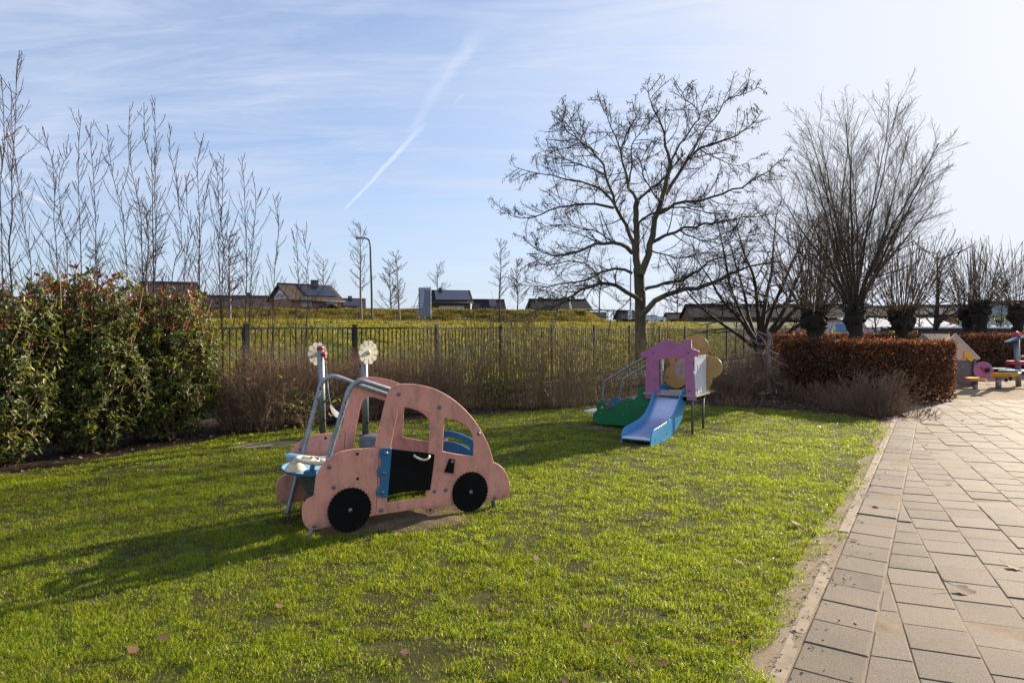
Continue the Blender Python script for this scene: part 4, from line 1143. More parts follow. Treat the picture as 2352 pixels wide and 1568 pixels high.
# ---- the big spreading tree: main limbs follow the survey, the rest grows from them
tzx = lambda zx, zy: (1139.25 + .42189 * zx, 165.4 + .42189 * zy)
RY = 20.0
T = Tree()
PR = dict(seg=[6, 6, 4, 3], wig=[.1, .16, .24, .28], up=[.02, .05, .05, .03], n=[0, 9, 5, 0], t0=[.2, .12, .12, 0], ang=[50, 52, 55, 50], ratio=[.4, .42, .45, .4], lmax=[2, 1.25, .52, .3], k=[8, 6, 4, 3], rmin=0.0062, rr=.5, limb_lvl=0, fall=.45)
base = at(1480, 800, RY); base.z = -0.05
def limb(px_, r0, r1, dy, first=None, n=12, tw=1.0, kink=.012):
    k = len(px_); P0 = []
    for i, p in enumerate(px_):
        f = i / (k - 1); P0.append(at(*tzx(*p), RY + dy * f + 0.25 * math.sin(3 * f + dy)))
    pts, Ln = resample(P0, n)
    pts = [pts[0]] + [p + rv() * kink * Ln ** .5 for p in pts[1:]]
    rs = [r0 + (r1 - r0) * (i / n) ** .8 for i in range(n + 1)]
    T.limb.add(pts, rs, 9)
    cnt = int(Ln / 0.15 * tw)
    for j in range(cnt):
        t = 0.16 + .84 * ((j + random.random()) / cnt); f = t * n; i = min(int(f), n - 1)
        q = pts[i].lerp(pts[i + 1], f - i); dd = (pts[i + 1] - pts[i]).normalized()
        r = rs[i] + (rs[i + 1] - rs[i]) * (f - i)
        T.grow(q, side_dir(dd, R(random.gauss(55, 12)), .15), random.uniform(.5, 1.5) * (1.15 - .75 * t), max(min(r * .42, .020), .007), 1, PR2)
    T.tips.append((pts[-1], (pts[-1] - pts[-2]).normalized()))
PR2 = dict(PR); PR2.update(rmin=.0066, seg=[6, 6, 4, 3], n=[0, 9, 5, 0], t0=[.2, .15, .15, 0], limb_lvl=-1, wig=[.1, .13, .19, .22], up=[0, .03, .02, .0], lmax=[2, .70, .32, .2])
limb([(792, 1560), (790, 1450), (788, 1350), (785, 1250), (782, 1150), (772, 1070)], .205, .155, 0, n=10, tw=0, kink=.004)
limb([(775, 1090), (766, 1000), (766, 900), (764, 820), (762, 760), (770, 705)], .125, .085, .2, tw=.35)
limb([(785, 1110), (802, 1070), (830, 980), (850, 900), (870, 800), (890, 740), (915, 650), (935, 560), (945, 478)], .12, .06, -.3, n=14, tw=.4)
for spec in (
    ([(752, 990), (735, 900), (700, 820), (655, 750), (630, 660), (600, 560), (580, 490), (540, 440), (450, 370), (400, 330), (340, 230)], .072, .012, 1.6, 16),
    ([(742, 985), (690, 938), (620, 928), (540, 943), (460, 968), (380, 990), (300, 1000), (220, 960), (140, 900)], .07, .010, -1.8, 14),
    ([(660, 745), (590, 650), (500, 610), (400, 590), (300, 560), (200, 545), (100, 512)], .045, .008, 1.0, 12),
    ([(640, 740), (540, 720), (460, 715), (380, 730), (300, 755), (200, 790), (120, 790), (48, 745)], .045, .008, -1.4, 12),
    ([(785, 1245), (755, 1218), (700, 1185), (640, 1160), (570, 1140), (530, 1160), (450, 1190), (390, 1230), (320, 1268), (220, 1300), (110, 1345), (10, 1385)], .075, .010, -1.6, 16),
    ([(742, 1095), (680, 1070), (600, 1080), (540, 1110), (430, 1145), (350, 1150), (290, 1170), (200, 1170), (110, 1140)], .05, .008, 1.5, 14),
    ([(570, 1150), (545, 1090), (480, 1040), (400, 1030), (300, 1050), (200, 1035), (150, 1060)], .03, .008, .5, 10),
    ([(785, 1330), (828, 1286), (880, 1240), (950, 1205), (1050, 1180), (1150, 1160), (1250, 1110), (1350, 1070), (1450, 1050), (1560, 1030)], .10, .016, -1.2, 14),
    ([(785, 1195), (818, 1175), (880, 1155), (970, 1145), (1060, 1110), (1120, 1060), (1180, 1020), (1280, 990), (1340, 950), (1400, 905)], .06, .010, 1.7, 14),
    ([(845, 930), (868, 912), (930, 890), (1000, 860), (1100, 835), (1190, 820), (1290, 800), (1400, 790), (1510, 765)], .06, .010, 1.0, 13),
    ([(888, 772), (960, 730), (1060, 710), (1150, 695), (1250, 650), (1350, 620), (1450, 560), (1520, 500), (1560, 465)], .055, .010, -1.2, 14),
    ([(926, 665), (1000, 540), (1050, 470), (1110, 420), (1200, 390), (1290, 350), (1370, 310), (1445, 215)], .062, .010, .9, 13),
    ([(1050, 465), (1110, 370), (1150, 300), (1200, 240), (1250, 150), (1330, 130), (1425, 82)], .035, .008, 1.2, 11),
    ([(945, 480), (920, 400), (910, 320), (880, 240), (840, 160), (818, 62)], .05, .008, -.8, 12),
    ([(958, 475), (1010, 380), (1080, 280), (1110, 250), (1070, 180), (1010, 140), (988, 118)], .035, .007, -1.5, 11),
    ([(770, 708), (735, 660), (715, 580), (690, 480), (680, 420), (700, 370), (740, 290), (760, 220), (745, 150)], .055, .008, .8, 13),
    ([(726, 600), (740, 480), (742, 400), (780, 340), (830, 280), (850, 220)], .03, .008, -1.2, 10),
    ([(686, 450), (640, 330), (610, 260), (588, 145)], .028, .007, -.6, 8),
    ([(580, 490), (500, 430), (450, 370), (400, 300), (330, 205)], .02, .007, -1.0, 8),
    ([(770, 830), (840, 770), (960, 740), (1060, 745), (1150, 760), (1260, 775)], .04, .008, -1.7, 11),
    ([(768, 705), (840, 640), (900, 590), (960, 520), (1030, 440)], .05, .018, 1.3, 10),
    ([(600, 560), (500, 520), (400, 480), (300, 430), (215, 445)], .028, .007, 1.8, 9),
    ([(560, 450), (480, 380), (420, 290), (395, 210)], .02, .007, 1.2, 8),
    ([(640, 930), (560, 870), (470, 850), (380, 830), (280, 840), (220, 860)], .028, .007, 1.6, 10),
    ([(830, 960), (900, 990), (980, 1010), (1080, 1000), (1180, 960)], .028, .007, -1.6, 9),
    ([(1000, 860), (1090, 900), (1180, 930), (1290, 920), (1400, 870)], .028, .007, .8, 9),
    ([(1110, 420), (1180, 460), (1260, 500), (1330, 510), (1390, 470)], .022, .007, -1.0, 9),
    ([(740, 1215), (700, 1270), (640, 1310), (600, 1340)], .02, .006, -.8, 7),
    ([(900, 700), (830, 620), (800, 540), (800, 450), (850, 390)], .03, .008, -1.9, 10),
):
    limb(spec[0], spec[1], spec[2], spec[3], n=spec[4])
rob = tree_thing('tree', 'large bare spreading tree with mossy trunk and hanging seed pods behind the slide', 'tree', base, T, M_ROBINIA, M_DARKBARK, names=('trunk', 'crown'))
tips = [t for t in T.tips if t[0].z > 2.2]
sel = [t for t in tips if random.random() < (.03 if t[0].z < 4.5 else .08)]
Pp, Dp = [], []
for p, d in sel:
    for k in range(random.randint(1, 4)):
        Pp.append(tuple(p + rv() * .03)); Dp.append((random.gauss(0, .3), random.gauss(0, .3), -1))
Pp, Dp = np.array(Pp), np.array(Dp)
v_, q_ = leaves(Pp, Dp, rand_dirs(len(Pp)), RNG.uniform(.07, .13, len(Pp)), RNG.uniform(.012, .02, len(Pp)), .1, .1)
obj('seed_pods', np_mesh(v_, q_), M_POD, rob)
print('tree tips', len(tips), 'pods', len(Pp))

# ---- saplings behind the photinia hedge
z4 = lambda zx, zy: (.38665 * zx, 91.9 + .38665 * zy)
PS = dict(seg=[14, 6, 4], wig=[.04, .045, .08], up=[.03, .13, .10], n=[22, 6, 0], t0=[.22, .15, 0], ang=[46, 34, 30], ratio=[.30, .34, .4], k=[7, 4, 3], rmin=0.0034, rr=.50, limb_lvl=0, fall=.62, angv=8, taper=.12)
ORD = ['first', 'second', 'third', 'fourth', 'fifth', 'sixth', 'seventh', 'eighth', 'ninth', 'tenth', 'eleventh', 'twelfth', 'thirteenth', 'fourteenth', 'fifteenth', 'sixteenth', 'seventeenth', 'eighteenth', 'nineteenth', 'twentieth', 'twenty-first', 'twenty-second']
SAP = [  # polyline in survey pixels (zoom), trunk thickness px
    ([(10, 1420), (12, 1250), (5, 1000), (5, 800), (25, 640), (20, 400), (8, 220)], 11),
    ([(70, 1440), (55, 1280), (65, 1130), (75, 1000), (68, 850), (78, 700), (90, 500), (98, 250), (116, 62)], 15),
    ([(130, 1500), (185, 1350), (150, 1150), (120, 950), (100, 780), (70, 500), (68, 310)], 8),
    ([(345, 1500), (338, 1300), (318, 1050), (325, 950), (312, 730), (285, 640), (255, 515)], 11),
    ([(420, 1480), (400, 1300), (375, 1120), (350, 900), (360, 760), (400, 700), (430, 640)], 8),
    ([(545, 1480), (480, 1260), (470, 1000), (465, 820), (468, 620), (482, 445)], 11),
    ([(565, 1480), (566, 1280), (570, 1120), (560, 900), (552, 760), (536, 600), (542, 490)], 10),
    ([(760, 1480), (752, 1330), (735, 1130), (722, 980), (680, 860), (660, 740), (640, 600), (645, 530)], 11),
    ([(848, 1500), (845, 1330), (838, 1060), (800, 860), (768, 700), (765, 540), (772, 390)], 11),
    ([(905, 1520), (912, 1350), (908, 1130), (905, 900), (898, 710), (862, 620), (855, 372)], 13),
    ([(915, 1420), (925, 1250), (920, 1000), (915, 800), (930, 660), (920, 500), (921, 340)], 9),
    ([(985, 1480), (1030, 1360), (1080, 1230), (1060, 980), (1040, 800), (1005, 640), (1022, 510)], 9),
    ([(1080, 1480), (1100, 1320), (1140, 1180), (1110, 1000), (1110, 880), (1098, 800)], 10),
    ([(1175, 1560), (1184, 1330), (1186, 1120), (1178, 900), (1172, 720), (1208, 570)], 11),
    ([(1200, 1600), (1180, 1420), (1190, 1200), (1210, 1000), (1240, 820)], 6),
    ([(1310, 1640), (1305, 1440), (1300, 1200), (1320, 1000), (1322, 820), (1332, 675)], 10),
    ([(1325, 1640), (1320, 1440), (1330, 1250), (1300, 1000), (1288, 715)], 8),
    ([(1462, 1640), (1465, 1440), (1462, 1200), (1455, 1000), (1450, 850), (1436, 690)], 11),
    ([(1475, 1640), (1490, 1440), (1500, 1200), (1520, 1000), (1512, 850)], 9),
    ([(1600, 1640), (1630, 1400), (1648, 1220), (1652, 1080), (1620, 915)], 10),
    ([(1735, 1700), (1755, 1560), (1772, 1440), (1765, 1280), (1738, 1130)], 8),
    ([(1770, 1720), (1830, 1500), (1828, 1360), (1822, 1260), (1795, 1125)], 8),
]
for i, (pl, wpx) in enumerate(SAP):
    vx = z4(*pl[0])[0]
    k = (vx - 565) / (382.8 - .163 * vx); Y = 12.1 * (1 + .163 * k) + 0.95 + 0.7 * (i % 3)
    T = Tree()
    pts0 = [at(*z4(*p), Y + .25 * math.sin(i + j)) for j, p in enumerate(pl)]
    b0 = pts0[0].copy(); b0.x = at(vx, 700, Y).x; b0.z = float(terrain(b0.x, Y)) - .05
    pts, Ln = resample([b0] + pts0[1:], 20)
    r0 = wpx * .38665 * .5 / FPX * Y * 0.82
    rs = [max(r0 * (1 - .88 * (j / 20) ** 1.1), .005) for j in range(21)]
    T.limb.add(pts, rs, 7)
    cnt = int(Ln / 0.125)
    for j in range(cnt):
        t = .17 + .81 * ((j + random.random()) / cnt); f = t * 20; a = min(int(f), 19)
        q = pts[a].lerp(pts[a + 1], f - a); dd = (pts[a + 1] - pts[a]).normalized(); r = rs[a] + (rs[a + 1] - rs[a]) * (f - a)
        T.grow(q, side_dir((dd + Vector((0, 0, .15))).normalized(), R(random.gauss(40, 9))), (random.uniform(.25, .8) if random.random() < .75 else random.uniform(.8, 1.9)) * (1.12 - .95 * t) + .08, max(r * .36, .004), 1, PS)
    look = 'tall' if z4(*pl[-1])[1] < 300 else ('slender' if i % 2 else 'thin')
    tree_thing('sapling', f'{look} bare reddish sapling, {ORD[i]} from the left in the row along the fence', 'sapling', b0, T, M_SAPBARK, M_SAPBARK, 'bare saplings along the fence')

# ---- generic bare trees
def bare_tree(px_, py_, Y, top, P, label, mat, width=None, rad=None, twig=None, name='tree', group=None, lean=0.0, n0=16):
    b = at(px_, py_, Y); b.z = float(terrain(b.x, Y)) - .05
    t = at(px_ + lean, top, Y)
    T = Tree(); h = t.z - b.z
    ln = resample([b, b.lerp(t, .3) + Vector((random.gauss(0, .01) * h, 0, 0)), b.lerp(t, .65) + Vector((random.gauss(0, .015) * h, 0, 0)), t], n0)[0]
    r0 = rad or h * .014
    rs = [max(r0 * (1 - .9 * (j / n0) ** .9), P['rmin']) for j in range(n0 + 1)]
    T.limb.add(ln, rs, 7)
    T.sub(ln, rs, h, 0, P)
    return tree_thing(name, label, 'tree', b, T, mat, twig or mat, group), T
PB = dict(seg=[16, 7, 4, 3], wig=[.04, .08, .16, .2], up=[0, .07, .06, .03], n=[30, 7, 4, 0], t0=[.30, .2, .2, 0], ang=[58, 45, 45, 40], ratio=[.26, .36, .42, .4], k=[7, 4, 3, 3], rmin=0.012, rr=.5, fall=.5, angv=9, taper=.15, limb_lvl=0)
G_DYKE = 'bare trees on the dyke and behind the houses'
bare_tree(830, 738, 52, 516, PB, 'slim bare street tree with pale trunk beside the street lamp', M_PALEBARK, rad=.115, twig=M_BARK, group=G_DYKE, lean=-3)
bare_tree(918, 737, 51, 585, PB, 'bare tree with a clear pale stem right of the street lamp', M_PALEBARK, rad=.095, twig=M_BARK, group=G_DYKE, lean=-8)
PF = dict(PB); PF.update(t0=[.15, .2, .2, 0], n=[36, 7, 4, 0], rmin=.018, ratio=[.33, .36, .42, .4], ang=[62, 48, 45, 40])
bare_tree(896, 720, 66, 604, PF, 'fuzzy bare tree left of the clear stemmed one on the dyke', M_BARK, rad=.10, group=G_DYKE)
bare_tree(742, 690, 98, 596, PF, 'bare tree rising behind the roof of the brick house with dormer gable', M_BARK, rad=.16, group=G_DYKE)
bare_tree(1006, 690, 98, 612, PF, 'small round bare tree behind the chimney of the house beside the frame screen', M_BARK, rad=.15, group=G_DYKE)
bare_tree(1149, 738, 54, 556, PB, 'slim bare dyke tree left of the large spreading tree', M_BARK, rad=.095, group=G_DYKE)
bare_tree(1188, 738, 60, 600, PF, 'thin twiggy tree right of the slim dyke tree', M_BARK, rad=.07, group=G_DYKE)
bare_tree(335, 700, 56, 470, PF, 'bushy bare tree with thicker stem among the tall saplings', M_PALEBARK, rad=.14, twig=M_SAPBARK, group=G_DYKE)
bare_tree(527, 735, 50, 540, PF, 'pale stemmed bushy tree behind the saplings at the end of the photinia', M_PALEBARK, rad=.13, twig=M_SAPBARK, group=G_DYKE)
bare_tree(222, 700, 60, 560, PF, 'low twiggy tree behind the dip of the photinia hedge', M_BARK, rad=.12, group=G_DYKE)
bare_tree(1378, 735, 62, 560, PB, 'thin bare tree at the bus shelter', M_BARK, rad=.08, group=G_DYKE)
bare_tree(1556, 730, 60, 600, PF, 'bare shrubby tree between the large tree and the black roof', M_BARK, rad=.06, group=G_DYKE)

# ---- multi-stemmed tree right of the big tree
b = at(1745, 770, 23.5); b.z = -.05
T = Tree()
PM = dict(seg=[12, 7, 4, 3], wig=[.07, .10, .18, .22], up=[.035, .03, .04, .02], n=[17, 10, 5, 0], t0=[.22, .15, .15, 0], ang=[48, 46, 48, 40], ratio=[.42, .38, .40, .4], k=[7, 4, 3, 3], rmin=0.0066, rr=.5, fall=.5, angv=10, taper=.12, limb_lvl=0, lmax=[2.4, 1.0, .4, .3])
T.limb.add([b, b + Vector((.02, 0, .5)), b + Vector((0, .02, 1.0))], [.20, .17, .16], 9)
for a, tilt, ln, r in ((-2.6, 44, 4.6, .085), (-2.0, 28, 5.4, .095), (-.7, 34, 5.2, .09), (.2, 40, 5.4, .09), (.9, 18, 6.0, .10), (1.8, 32, 5.4, .08), (2.7, 38, 5.2, .085), (3.1, 58, 4.8, .07), (-.1, 60, 4.6, .07), (.1, 12, 5.6, .08)):
    d = Vector((math.sin(R(tilt)) * math.cos(a), math.sin(R(tilt)) * math.sin(a), math.cos(R(tilt))))
    T.grow(b + Vector((0, 0, .75 + .3 * random.random())), d, ln, r, 0, PM)
tree_thing('tree', 'many stemmed dark bare tree between the large spreading tree and the pollard willows', 'tree', b, T, M_DARKBARK)

# ---- pollard willows
def pollard(px_, py_, Y, head_y, label, r_tr, r_head, nrods, rod, spread, mains=0, mainlen=0, group='pollard willows', lean=0.0, dens=1.0, rod_r=.008):
    b = at(px_, py_, Y); b.z = -.05; hd = at(px_ + lean, head_y, Y)
    o = thing('pollard_willow', label, 'willow', b, 0, group)
    tr = MB(); n = 15; pts = []; rs = []
    for i in range(n + 1):
        f = i / n; pts.append(b.lerp(hd, f) + Vector((random.gauss(0, .02), random.gauss(0, .02), 0)))
        rs.append(r_tr * (1.15 - .15 * f) if f < .74 else r_tr + (r_head * .9 - r_tr) * math.sin((f - .74) / .26 * math.pi * .62))
    tr.tube(pts, rs, 14)
    for k in range(30):      # knobs of the old cuts
        a = random.uniform(0, 2 * math.pi); f = random.uniform(-.9, .6)
        c = hd + Vector((math.cos(a) * r_head * .78, math.sin(a) * r_head * .7, f * r_head))
        rr = r_head * random.uniform(.18, .42)
        tr.lathe([(0, -rr), (rr * .7, -rr * .7), (rr, 0), (rr * .7, rr * .7), (0, rr)], 9, Matrix.Translation(c) @ rotz_to(rv()))
    for k in range(70):      # stubs of cut rods
        a = random.uniform(0, 2 * math.pi); f = random.uniform(-1.3, .9)
        c = hd + Vector((math.cos(a) * r_head * .8, math.sin(a) * r_head * .8, f * r_head)); e = Vector((math.cos(a), math.sin(a), random.uniform(-.3, .8))) * random.uniform(.05, .16)
        tr.tube([c, c + e], [random.uniform(.015, .035), .008], 5)
    bmh = bmesh.new(); me = tr.mesh(); bmh.from_mesh(me)
    for v in bmh.verts:
        k = .35 * r_head * (float(vnoise(v.co.x * 1 + v.co.z * .7 + 60, v.co.y + v.co.z * 1.3 + 40, .09)) - .5); n_ = v.co - hd; n_.z = 0
        v.co += n_.normalized() * k
    bmh.to_mesh(me); bmh.free(); me.update()
    obj('trunk', me, M_HEADBARK, o)
    T = Tree()
    for k in range(nrods):
        a = random.uniform(0, 2 * math.pi); tl = R(abs(random.gauss(0, 1)) * spread); tl = min(tl, R(82))
        d = Vector((math.sin(tl) * math.cos(a), math.sin(tl) * math.sin(a), math.cos(tl)))
        p = hd + Vector((math.cos(a) * r_head * .75, math.sin(a) * r_head * .75, random.uniform(-.35, .7) * r_head))
        T.grow(p, d, rod * random.uniform(.45, 1.1), rod_r * random.uniform(.7, 1.3), 1, PW if dens >= 1 else PW2)
    for k in range(mains):
        a = 2 * math.pi * (k + random.random() * .7) / mains; td = [5, 30, 36, 19, 40, 12, 33, 25][k % 8] + random.gauss(0, 3); td = min(td, 33) if math.cos(a) > .5 else td; tl = R(td)
        d = Vector((math.sin(tl) * math.cos(a), math.sin(tl) * math.sin(a), math.cos(tl)))
        T.grow(hd + d * .1, d, mainlen * (1 - .30 * td / 40) * random.uniform(.90, 1.0), .040 * random.uniform(.7, 1.2), 0, PWM)
    if T.limb.g:
        v, q = T.limb.arrays(); obj('branches', np_mesh(v, q, smooth=True), M_BARK, o)
    obj('rods', T.twig, M_WILLOWTWIG, o)
    return o
PW = dict(seg=[8, 7, 4], wig=[.04, .045, .10], up=[.02, .05, .05], n=[8, 7, 0], t0=[.2, .3, 0], ang=[35, 26, 24], ratio=[.5, .34, .4], k=[6, 4, 3], rmin=.0050, rr=.6, fall=.5, angv=8, taper=.3, limb_lvl=0)
PW2 = dict(PW); PW2.update(n=[8, 4, 0], rmin=.0068)
PWM = dict(seg=[12, 8, 5, 3], wig=[.055, .06, .10, .12], up=[.020, .030, .02, .0], n=[22, 15, 8, 0], t0=[.20, .15, .12, 0], ang=[36, 36, 36, 30], ratio=[.46, .40, .36, .4], k=[7, 4, 3, 3], rmin=.0031, rr=.46, fall=.62, angv=8, taper=.10, limb_lvl=0, lmax=[1.9, .80, .40, .3])
pollard(1964, 800, 16.6, 716, 'tall pollard willow with the widest crown rising between the two beech hedges', .155, .25, 90, 2.4, 48, 20, 5.55, dens=1, rod_r=.007)
pollard(1868, 790, 19.0, 722, 'pollard willow left of the tallest one with a bushy dark head', .20, .34, 130, 2.5, 34, dens=.5, lean=3)
pollard(2082, 775, 19.5, 728, 'leaning pollard willow right of the tallest one', .17, .34, 110, 2.4, 36, dens=.5, lean=-10)
pollard(2224, 775, 25, 712, 'pollard willow with straight stem, left one of a close pair', .17, .31, 75, 2.3, 38, dens=.5, rod_r=.009)
pollard(2252, 775, 24, 706, 'pollard willow with straight stem, right one of a close pair', .17, .32, 80, 2.35, 38, dens=.5, rod_r=.009)
pollard(2338, 775, 26, 712, 'pollard willow at the right edge of the view beyond the play tower', .18, .34, 80, 2.35, 38, dens=.5, rod_r=.009)
PT = dict(PM); PT.update(n=[26, 8, 4, 0], rmin=.010, t0=[.30, .15, .15, 0])
bare_tree(2152, 775, 23.5, 580, PT, 'small round headed bare tree between the pollard willows', M_DARKBARK, rad=.14)
PH = dict(PB); PH.update(rmin=.014, n=[20, 7, 4, 0], t0=[.12, .2, .2, 0])
for i, (x, y, Y, tp) in enumerate(((2300, 770, 33, 640), (2200, 765, 36, 655), (2110, 762, 34, 650), (1840, 760, 34, 610), (1690, 750, 38, 640), (2010, 762, 33, 600))):
    bare_tree(x, y, Y, tp, PH, f'thin bare tree far behind the beech hedges, {ORD[i]} of the scattered ones', M_BARK, rad=.06, group='thin far trees behind the hedges')

# ---- photinia hedge at the left
M_PHOT = leafy('photinia_leaf', [(0.0, (0.028, 0.050, 0.012)), (0.45, (0.065, 0.095, 0.018)), (0.75, (0.125, 0.15, 0.028)), (0.93, (0.22, 0.21, 0.04)), (1.0, (0.32, 0.25, 0.07))], 0.42, 0.38, (1.5, 1.45, .5), 0.35)
M_PHOTR = leafy('photinia_young_leaf', [(0.0, (0.085, 0.026, 0.020)), (0.5, (0.165, 0.050, 0.040)), (0.8, (0.21, 0.11, 0.055)), (1.0, (0.14, 0.13, 0.04))], 0.32, 0.40, (1.6, 1.0, .6), 0.5)
hb0 = Vector((-5.52, 7.0, 0)); hd = Vector((.475, .88, 0)).normalized(); hn = Vector((-hd.y, hd.x, 0))
def shrub_photinia(s, off, rx, ry, H, label, nt, redfrac):
    c = hb0 + hd * s + hn * off
    o = thing('photinia_shrub', label, 'shrub', c, 0, 'photinia shrubs of the left hedge')
    st = Twigs()
    PP, DD, UU, LL, WW, RED = [], [], [], [], [], []
    ax, ay = hd, hn
    for k in range(nt):
        while True:
            u = np.random.default_rng(random.getrandbits(32)).normal(size=3); u /= np.linalg.norm(u)
            rad = random.random() ** 0.30
            x, y, z = u * rad
            break
        zz = 0.5 + 0.5 * z
        if zz < .02: continue
        wide = (1.0 - .22 * abs(2 * zz - 1) ** 3) * (0.8 + .2 * min(1, zz * 4))
        sgn = 1 / max(math.sqrt(max(1 - z * z, .0)), .35)
        px_, py_ = x * sgn * wide, y * sgn * wide
        m = math.hypot(px_, py_)
        if m > 1.0: px_, py_ = px_ / m, py_ / m
        bul = 1 + .16 * (float(vnoise(px_ * 2 + s * 3 + 20, zz * 4 + 10, .55)) - .5) * 2
        p = c + ax * (px_ * rx * bul) + ay * (py_ * ry * bul) + Vector((0, 0, .07 + zz * H * (0.93 + .14 * float(vnoise(px_ * 3 + s * 5 + 30, py_ * 3 + 40, .5)))))
        d = (ax * px_ + ay * py_).normalized() * .8 + Vector((0, 0, .55 + .5 * (zz - .3))) + rv() * .35
        d.normalize()
        tipL = random.uniform(.10, .24)
        root = p - d * tipL - (p - c).normalized() * random.uniform(.05, .25)
        st.add([root, p - d * tipL * .5, p], [.006, .0045, .003], 3)
        red = random.random() < redfrac * (0.02 + 1.9 * max(0, zz - .60) ** 1.15)
        nl = random.randint(5, 9) if red else random.randint(7, 12)
        for j in range(nl):
            f = random.random()
            q = p - d * tipL * .9 * f
            a = j * 2.4 + random.random(); pp = d.orthogonal().normalized(); qq = d.cross(pp)
            el = R(random.gauss(58 + 25 * f, 12)) if not red else R(random.gauss(38, 14))
            dl = d * math.cos(el) + (pp * math.cos(a) + qq * math.sin(a)) * math.sin(el) - Vector((0, 0, .22 if not red else 0))
            PP.append(tuple(q)); DD.append(tuple(dl)); UU.append(tuple(d + rv() * .25))
            LL.append(random.uniform(.055, .095) if not red else random.uniform(.045, .085)); WW.append(LL[-1] * random.uniform(.32, .42)); RED.append(red)
    PP, DD, UU, LL, WW, RED = map(np.array, (PP, DD, UU, LL, WW, RED))
    for nm, mk, mt in (('foliage', ~RED, M_PHOT), ('young_foliage', RED, M_PHOTR)):
        if mk.sum() == 0: continue
        v, q = leaves(PP[mk], DD[mk], UU[mk], LL[mk], WW[mk], .18, .16)
        obj(nm, np_mesh(v, q), mt, o, label='red young shoots' if nm == 'young_foliage' else None)
    for k in range(16):      # main stems from the ground
        a = random.uniform(0, 6.28); rr = random.uniform(.05, .3); b_ = c + Vector((math.cos(a) * rr, math.sin(a) * rr, 0))
        e = c + ax * random.uniform(-.75, .75) * rx + ay * random.uniform(-.75, .75) * ry + Vector((0, 0, H * random.uniform(.6, .98)))
        mids = [b_.lerp(e, f) + rv() * .05 for f in (.25, .5, .75)]
        st.add([b_] + mids + [e], [.018, .015, .012, .009, .005], 5)
    obj('stems', st, M_STEMB, o)
shrub_photinia(-2.5, .75, .85, .75, 2.30, 'photinia shrub cut by the left edge of the view', 600, .9)
shrub_photinia(-1.05, .75, .85, .78, 2.22, 'left photinia shrub with red shoots at the dip in the hedge', 2000, .9)
shrub_photinia(.25, .75, .78, .75, 2.10, 'lower green photinia shrub under the dip in the hedge', 1900, .5)
shrub_photinia(1.35, .78, .85, .75, 2.28, 'tallest photinia shrub with a red leafed top', 2200, 1.0)
shrub_photinia(2.35, .75, .80, .72, 2.12, 'rounded photinia shrub at the right end of the hedge beside the bare brown shrubs', 2000, .9)

# ---- bare shrubs along the fence
def shrub(px_, py_, H, rad, n, mat, label, group, P=None, off=None, spread=20, r0=.006, name='shrub', base_r=None):
    b = g(px_, py_) if off is None else off.copy()
    o = thing(name, label, 'shrub', b, 0, group)
    T = Tree(); P = P or PSH
    for k in range(n):
        a = random.uniform(0, 6.283); rr = (base_r or rad * .45) * math.sqrt(random.random())
        p = b + Vector((math.cos(a) * rr, math.sin(a) * rr, -.03))
        tl = R(abs(random.gauss(0, spread)))
        aa = a + random.gauss(0, .8)
        d = Vector((math.sin(tl) * math.cos(aa), math.sin(tl) * math.sin(aa), math.cos(tl)))
        T.grow(p, d, H * random.uniform(.45, 1.08), r0 * random.uniform(.7, 1.4), 1, P)
    obj('stems', T.twig, mat, o)
    return o
PSH = dict(seg=[6, 6, 3], wig=[.05, .07, .16], up=[.02, .035, .03], n=[6, 6, 0], t0=[.2, .3, 0], ang=[30, 30, 40], ratio=[.4, .28, .4], k=[4, 3, 3], rmin=.0028, rr=.6, fall=.4, angv=10, taper=.4, limb_lvl=-1)
PST = dict(PSH); PST.update(n=[4, 4, 0], rmin=.0040)
PBR = dict(PSH); PBR.update(seg=[6, 6, 3, 2], n=[6, 7, 4, 0], t0=[.2, .25, .2, 0], wig=[.05, .12, .22, .25], up=[.02, .02, .02, 0], ang=[35, 36, 42, 40], ratio=[.4, .36, .42, .4], k=[4, 3, 3, 3], rmin=.0030)
G_BR = 'brown twiggy shrubs along the fence'; G_TAN = 'tan upright shrubs along the fence'
for i, (x, y, H, n, r_) in enumerate(((552, 985, 1.3, 140, .6), (606, 985, 1.35, 150, .6), (655, 975, 1.3, 150, .6), (712, 968, 1.25, 150, .6), (775, 962, 1.25, 140, .6), (835, 957, 1.2, 130, .6), (895, 951, 1.2, 130, .6), (955, 946, 1.2, 120, .6), (1015, 942, 1.1, 110, .6))):
    shrub(x, y, H, r_, n, M_STEMB, f'dense brown twiggy shrub in front of the fence, {ORD[i]} from the photinia hedge', G_BR, PBR, spread=22)
for i, (x, y, H, n, sp) in enumerate(((1010, 935, 1.5, 44, 14), (1075, 935, 1.75, 52, 15), (1135, 933, 1.9, 56, 14), (1205, 934, 1.9, 60, 15), (1268, 932, 1.85, 60, 16), (1318, 936, 1.6, 54, 16), (1372, 925, 1.45, 46, 17), (1432, 905, 1.6, 36, 16))):
    shrub(x, y, H, .5, n, M_STEMY, f'upright tan stemmed shrub before the fence, {ORD[i]} from the swing', G_TAN, PST, spread=sp, r0=.0085, base_r=.33)
for i, (x, y, H, n, sp) in enumerate(((1040, 905, 1.9, 16, 10), (1110, 900, 2.1, 20, 10), (1180, 898, 2.1, 20, 10), (1250, 894, 2.05, 20, 10), (1330, 890, 1.9, 16, 12), (1400, 886, 1.9, 16, 12))):
    shrub(x, y, H, .5, n, M_STEMY if i % 2 else M_STEMB, f'tall thin stemmed shrub close against the fence, {ORD[i]} of the back row', 'tall thin shrubs against the fence', PST, spread=sp, r0=.008, base_r=.45)
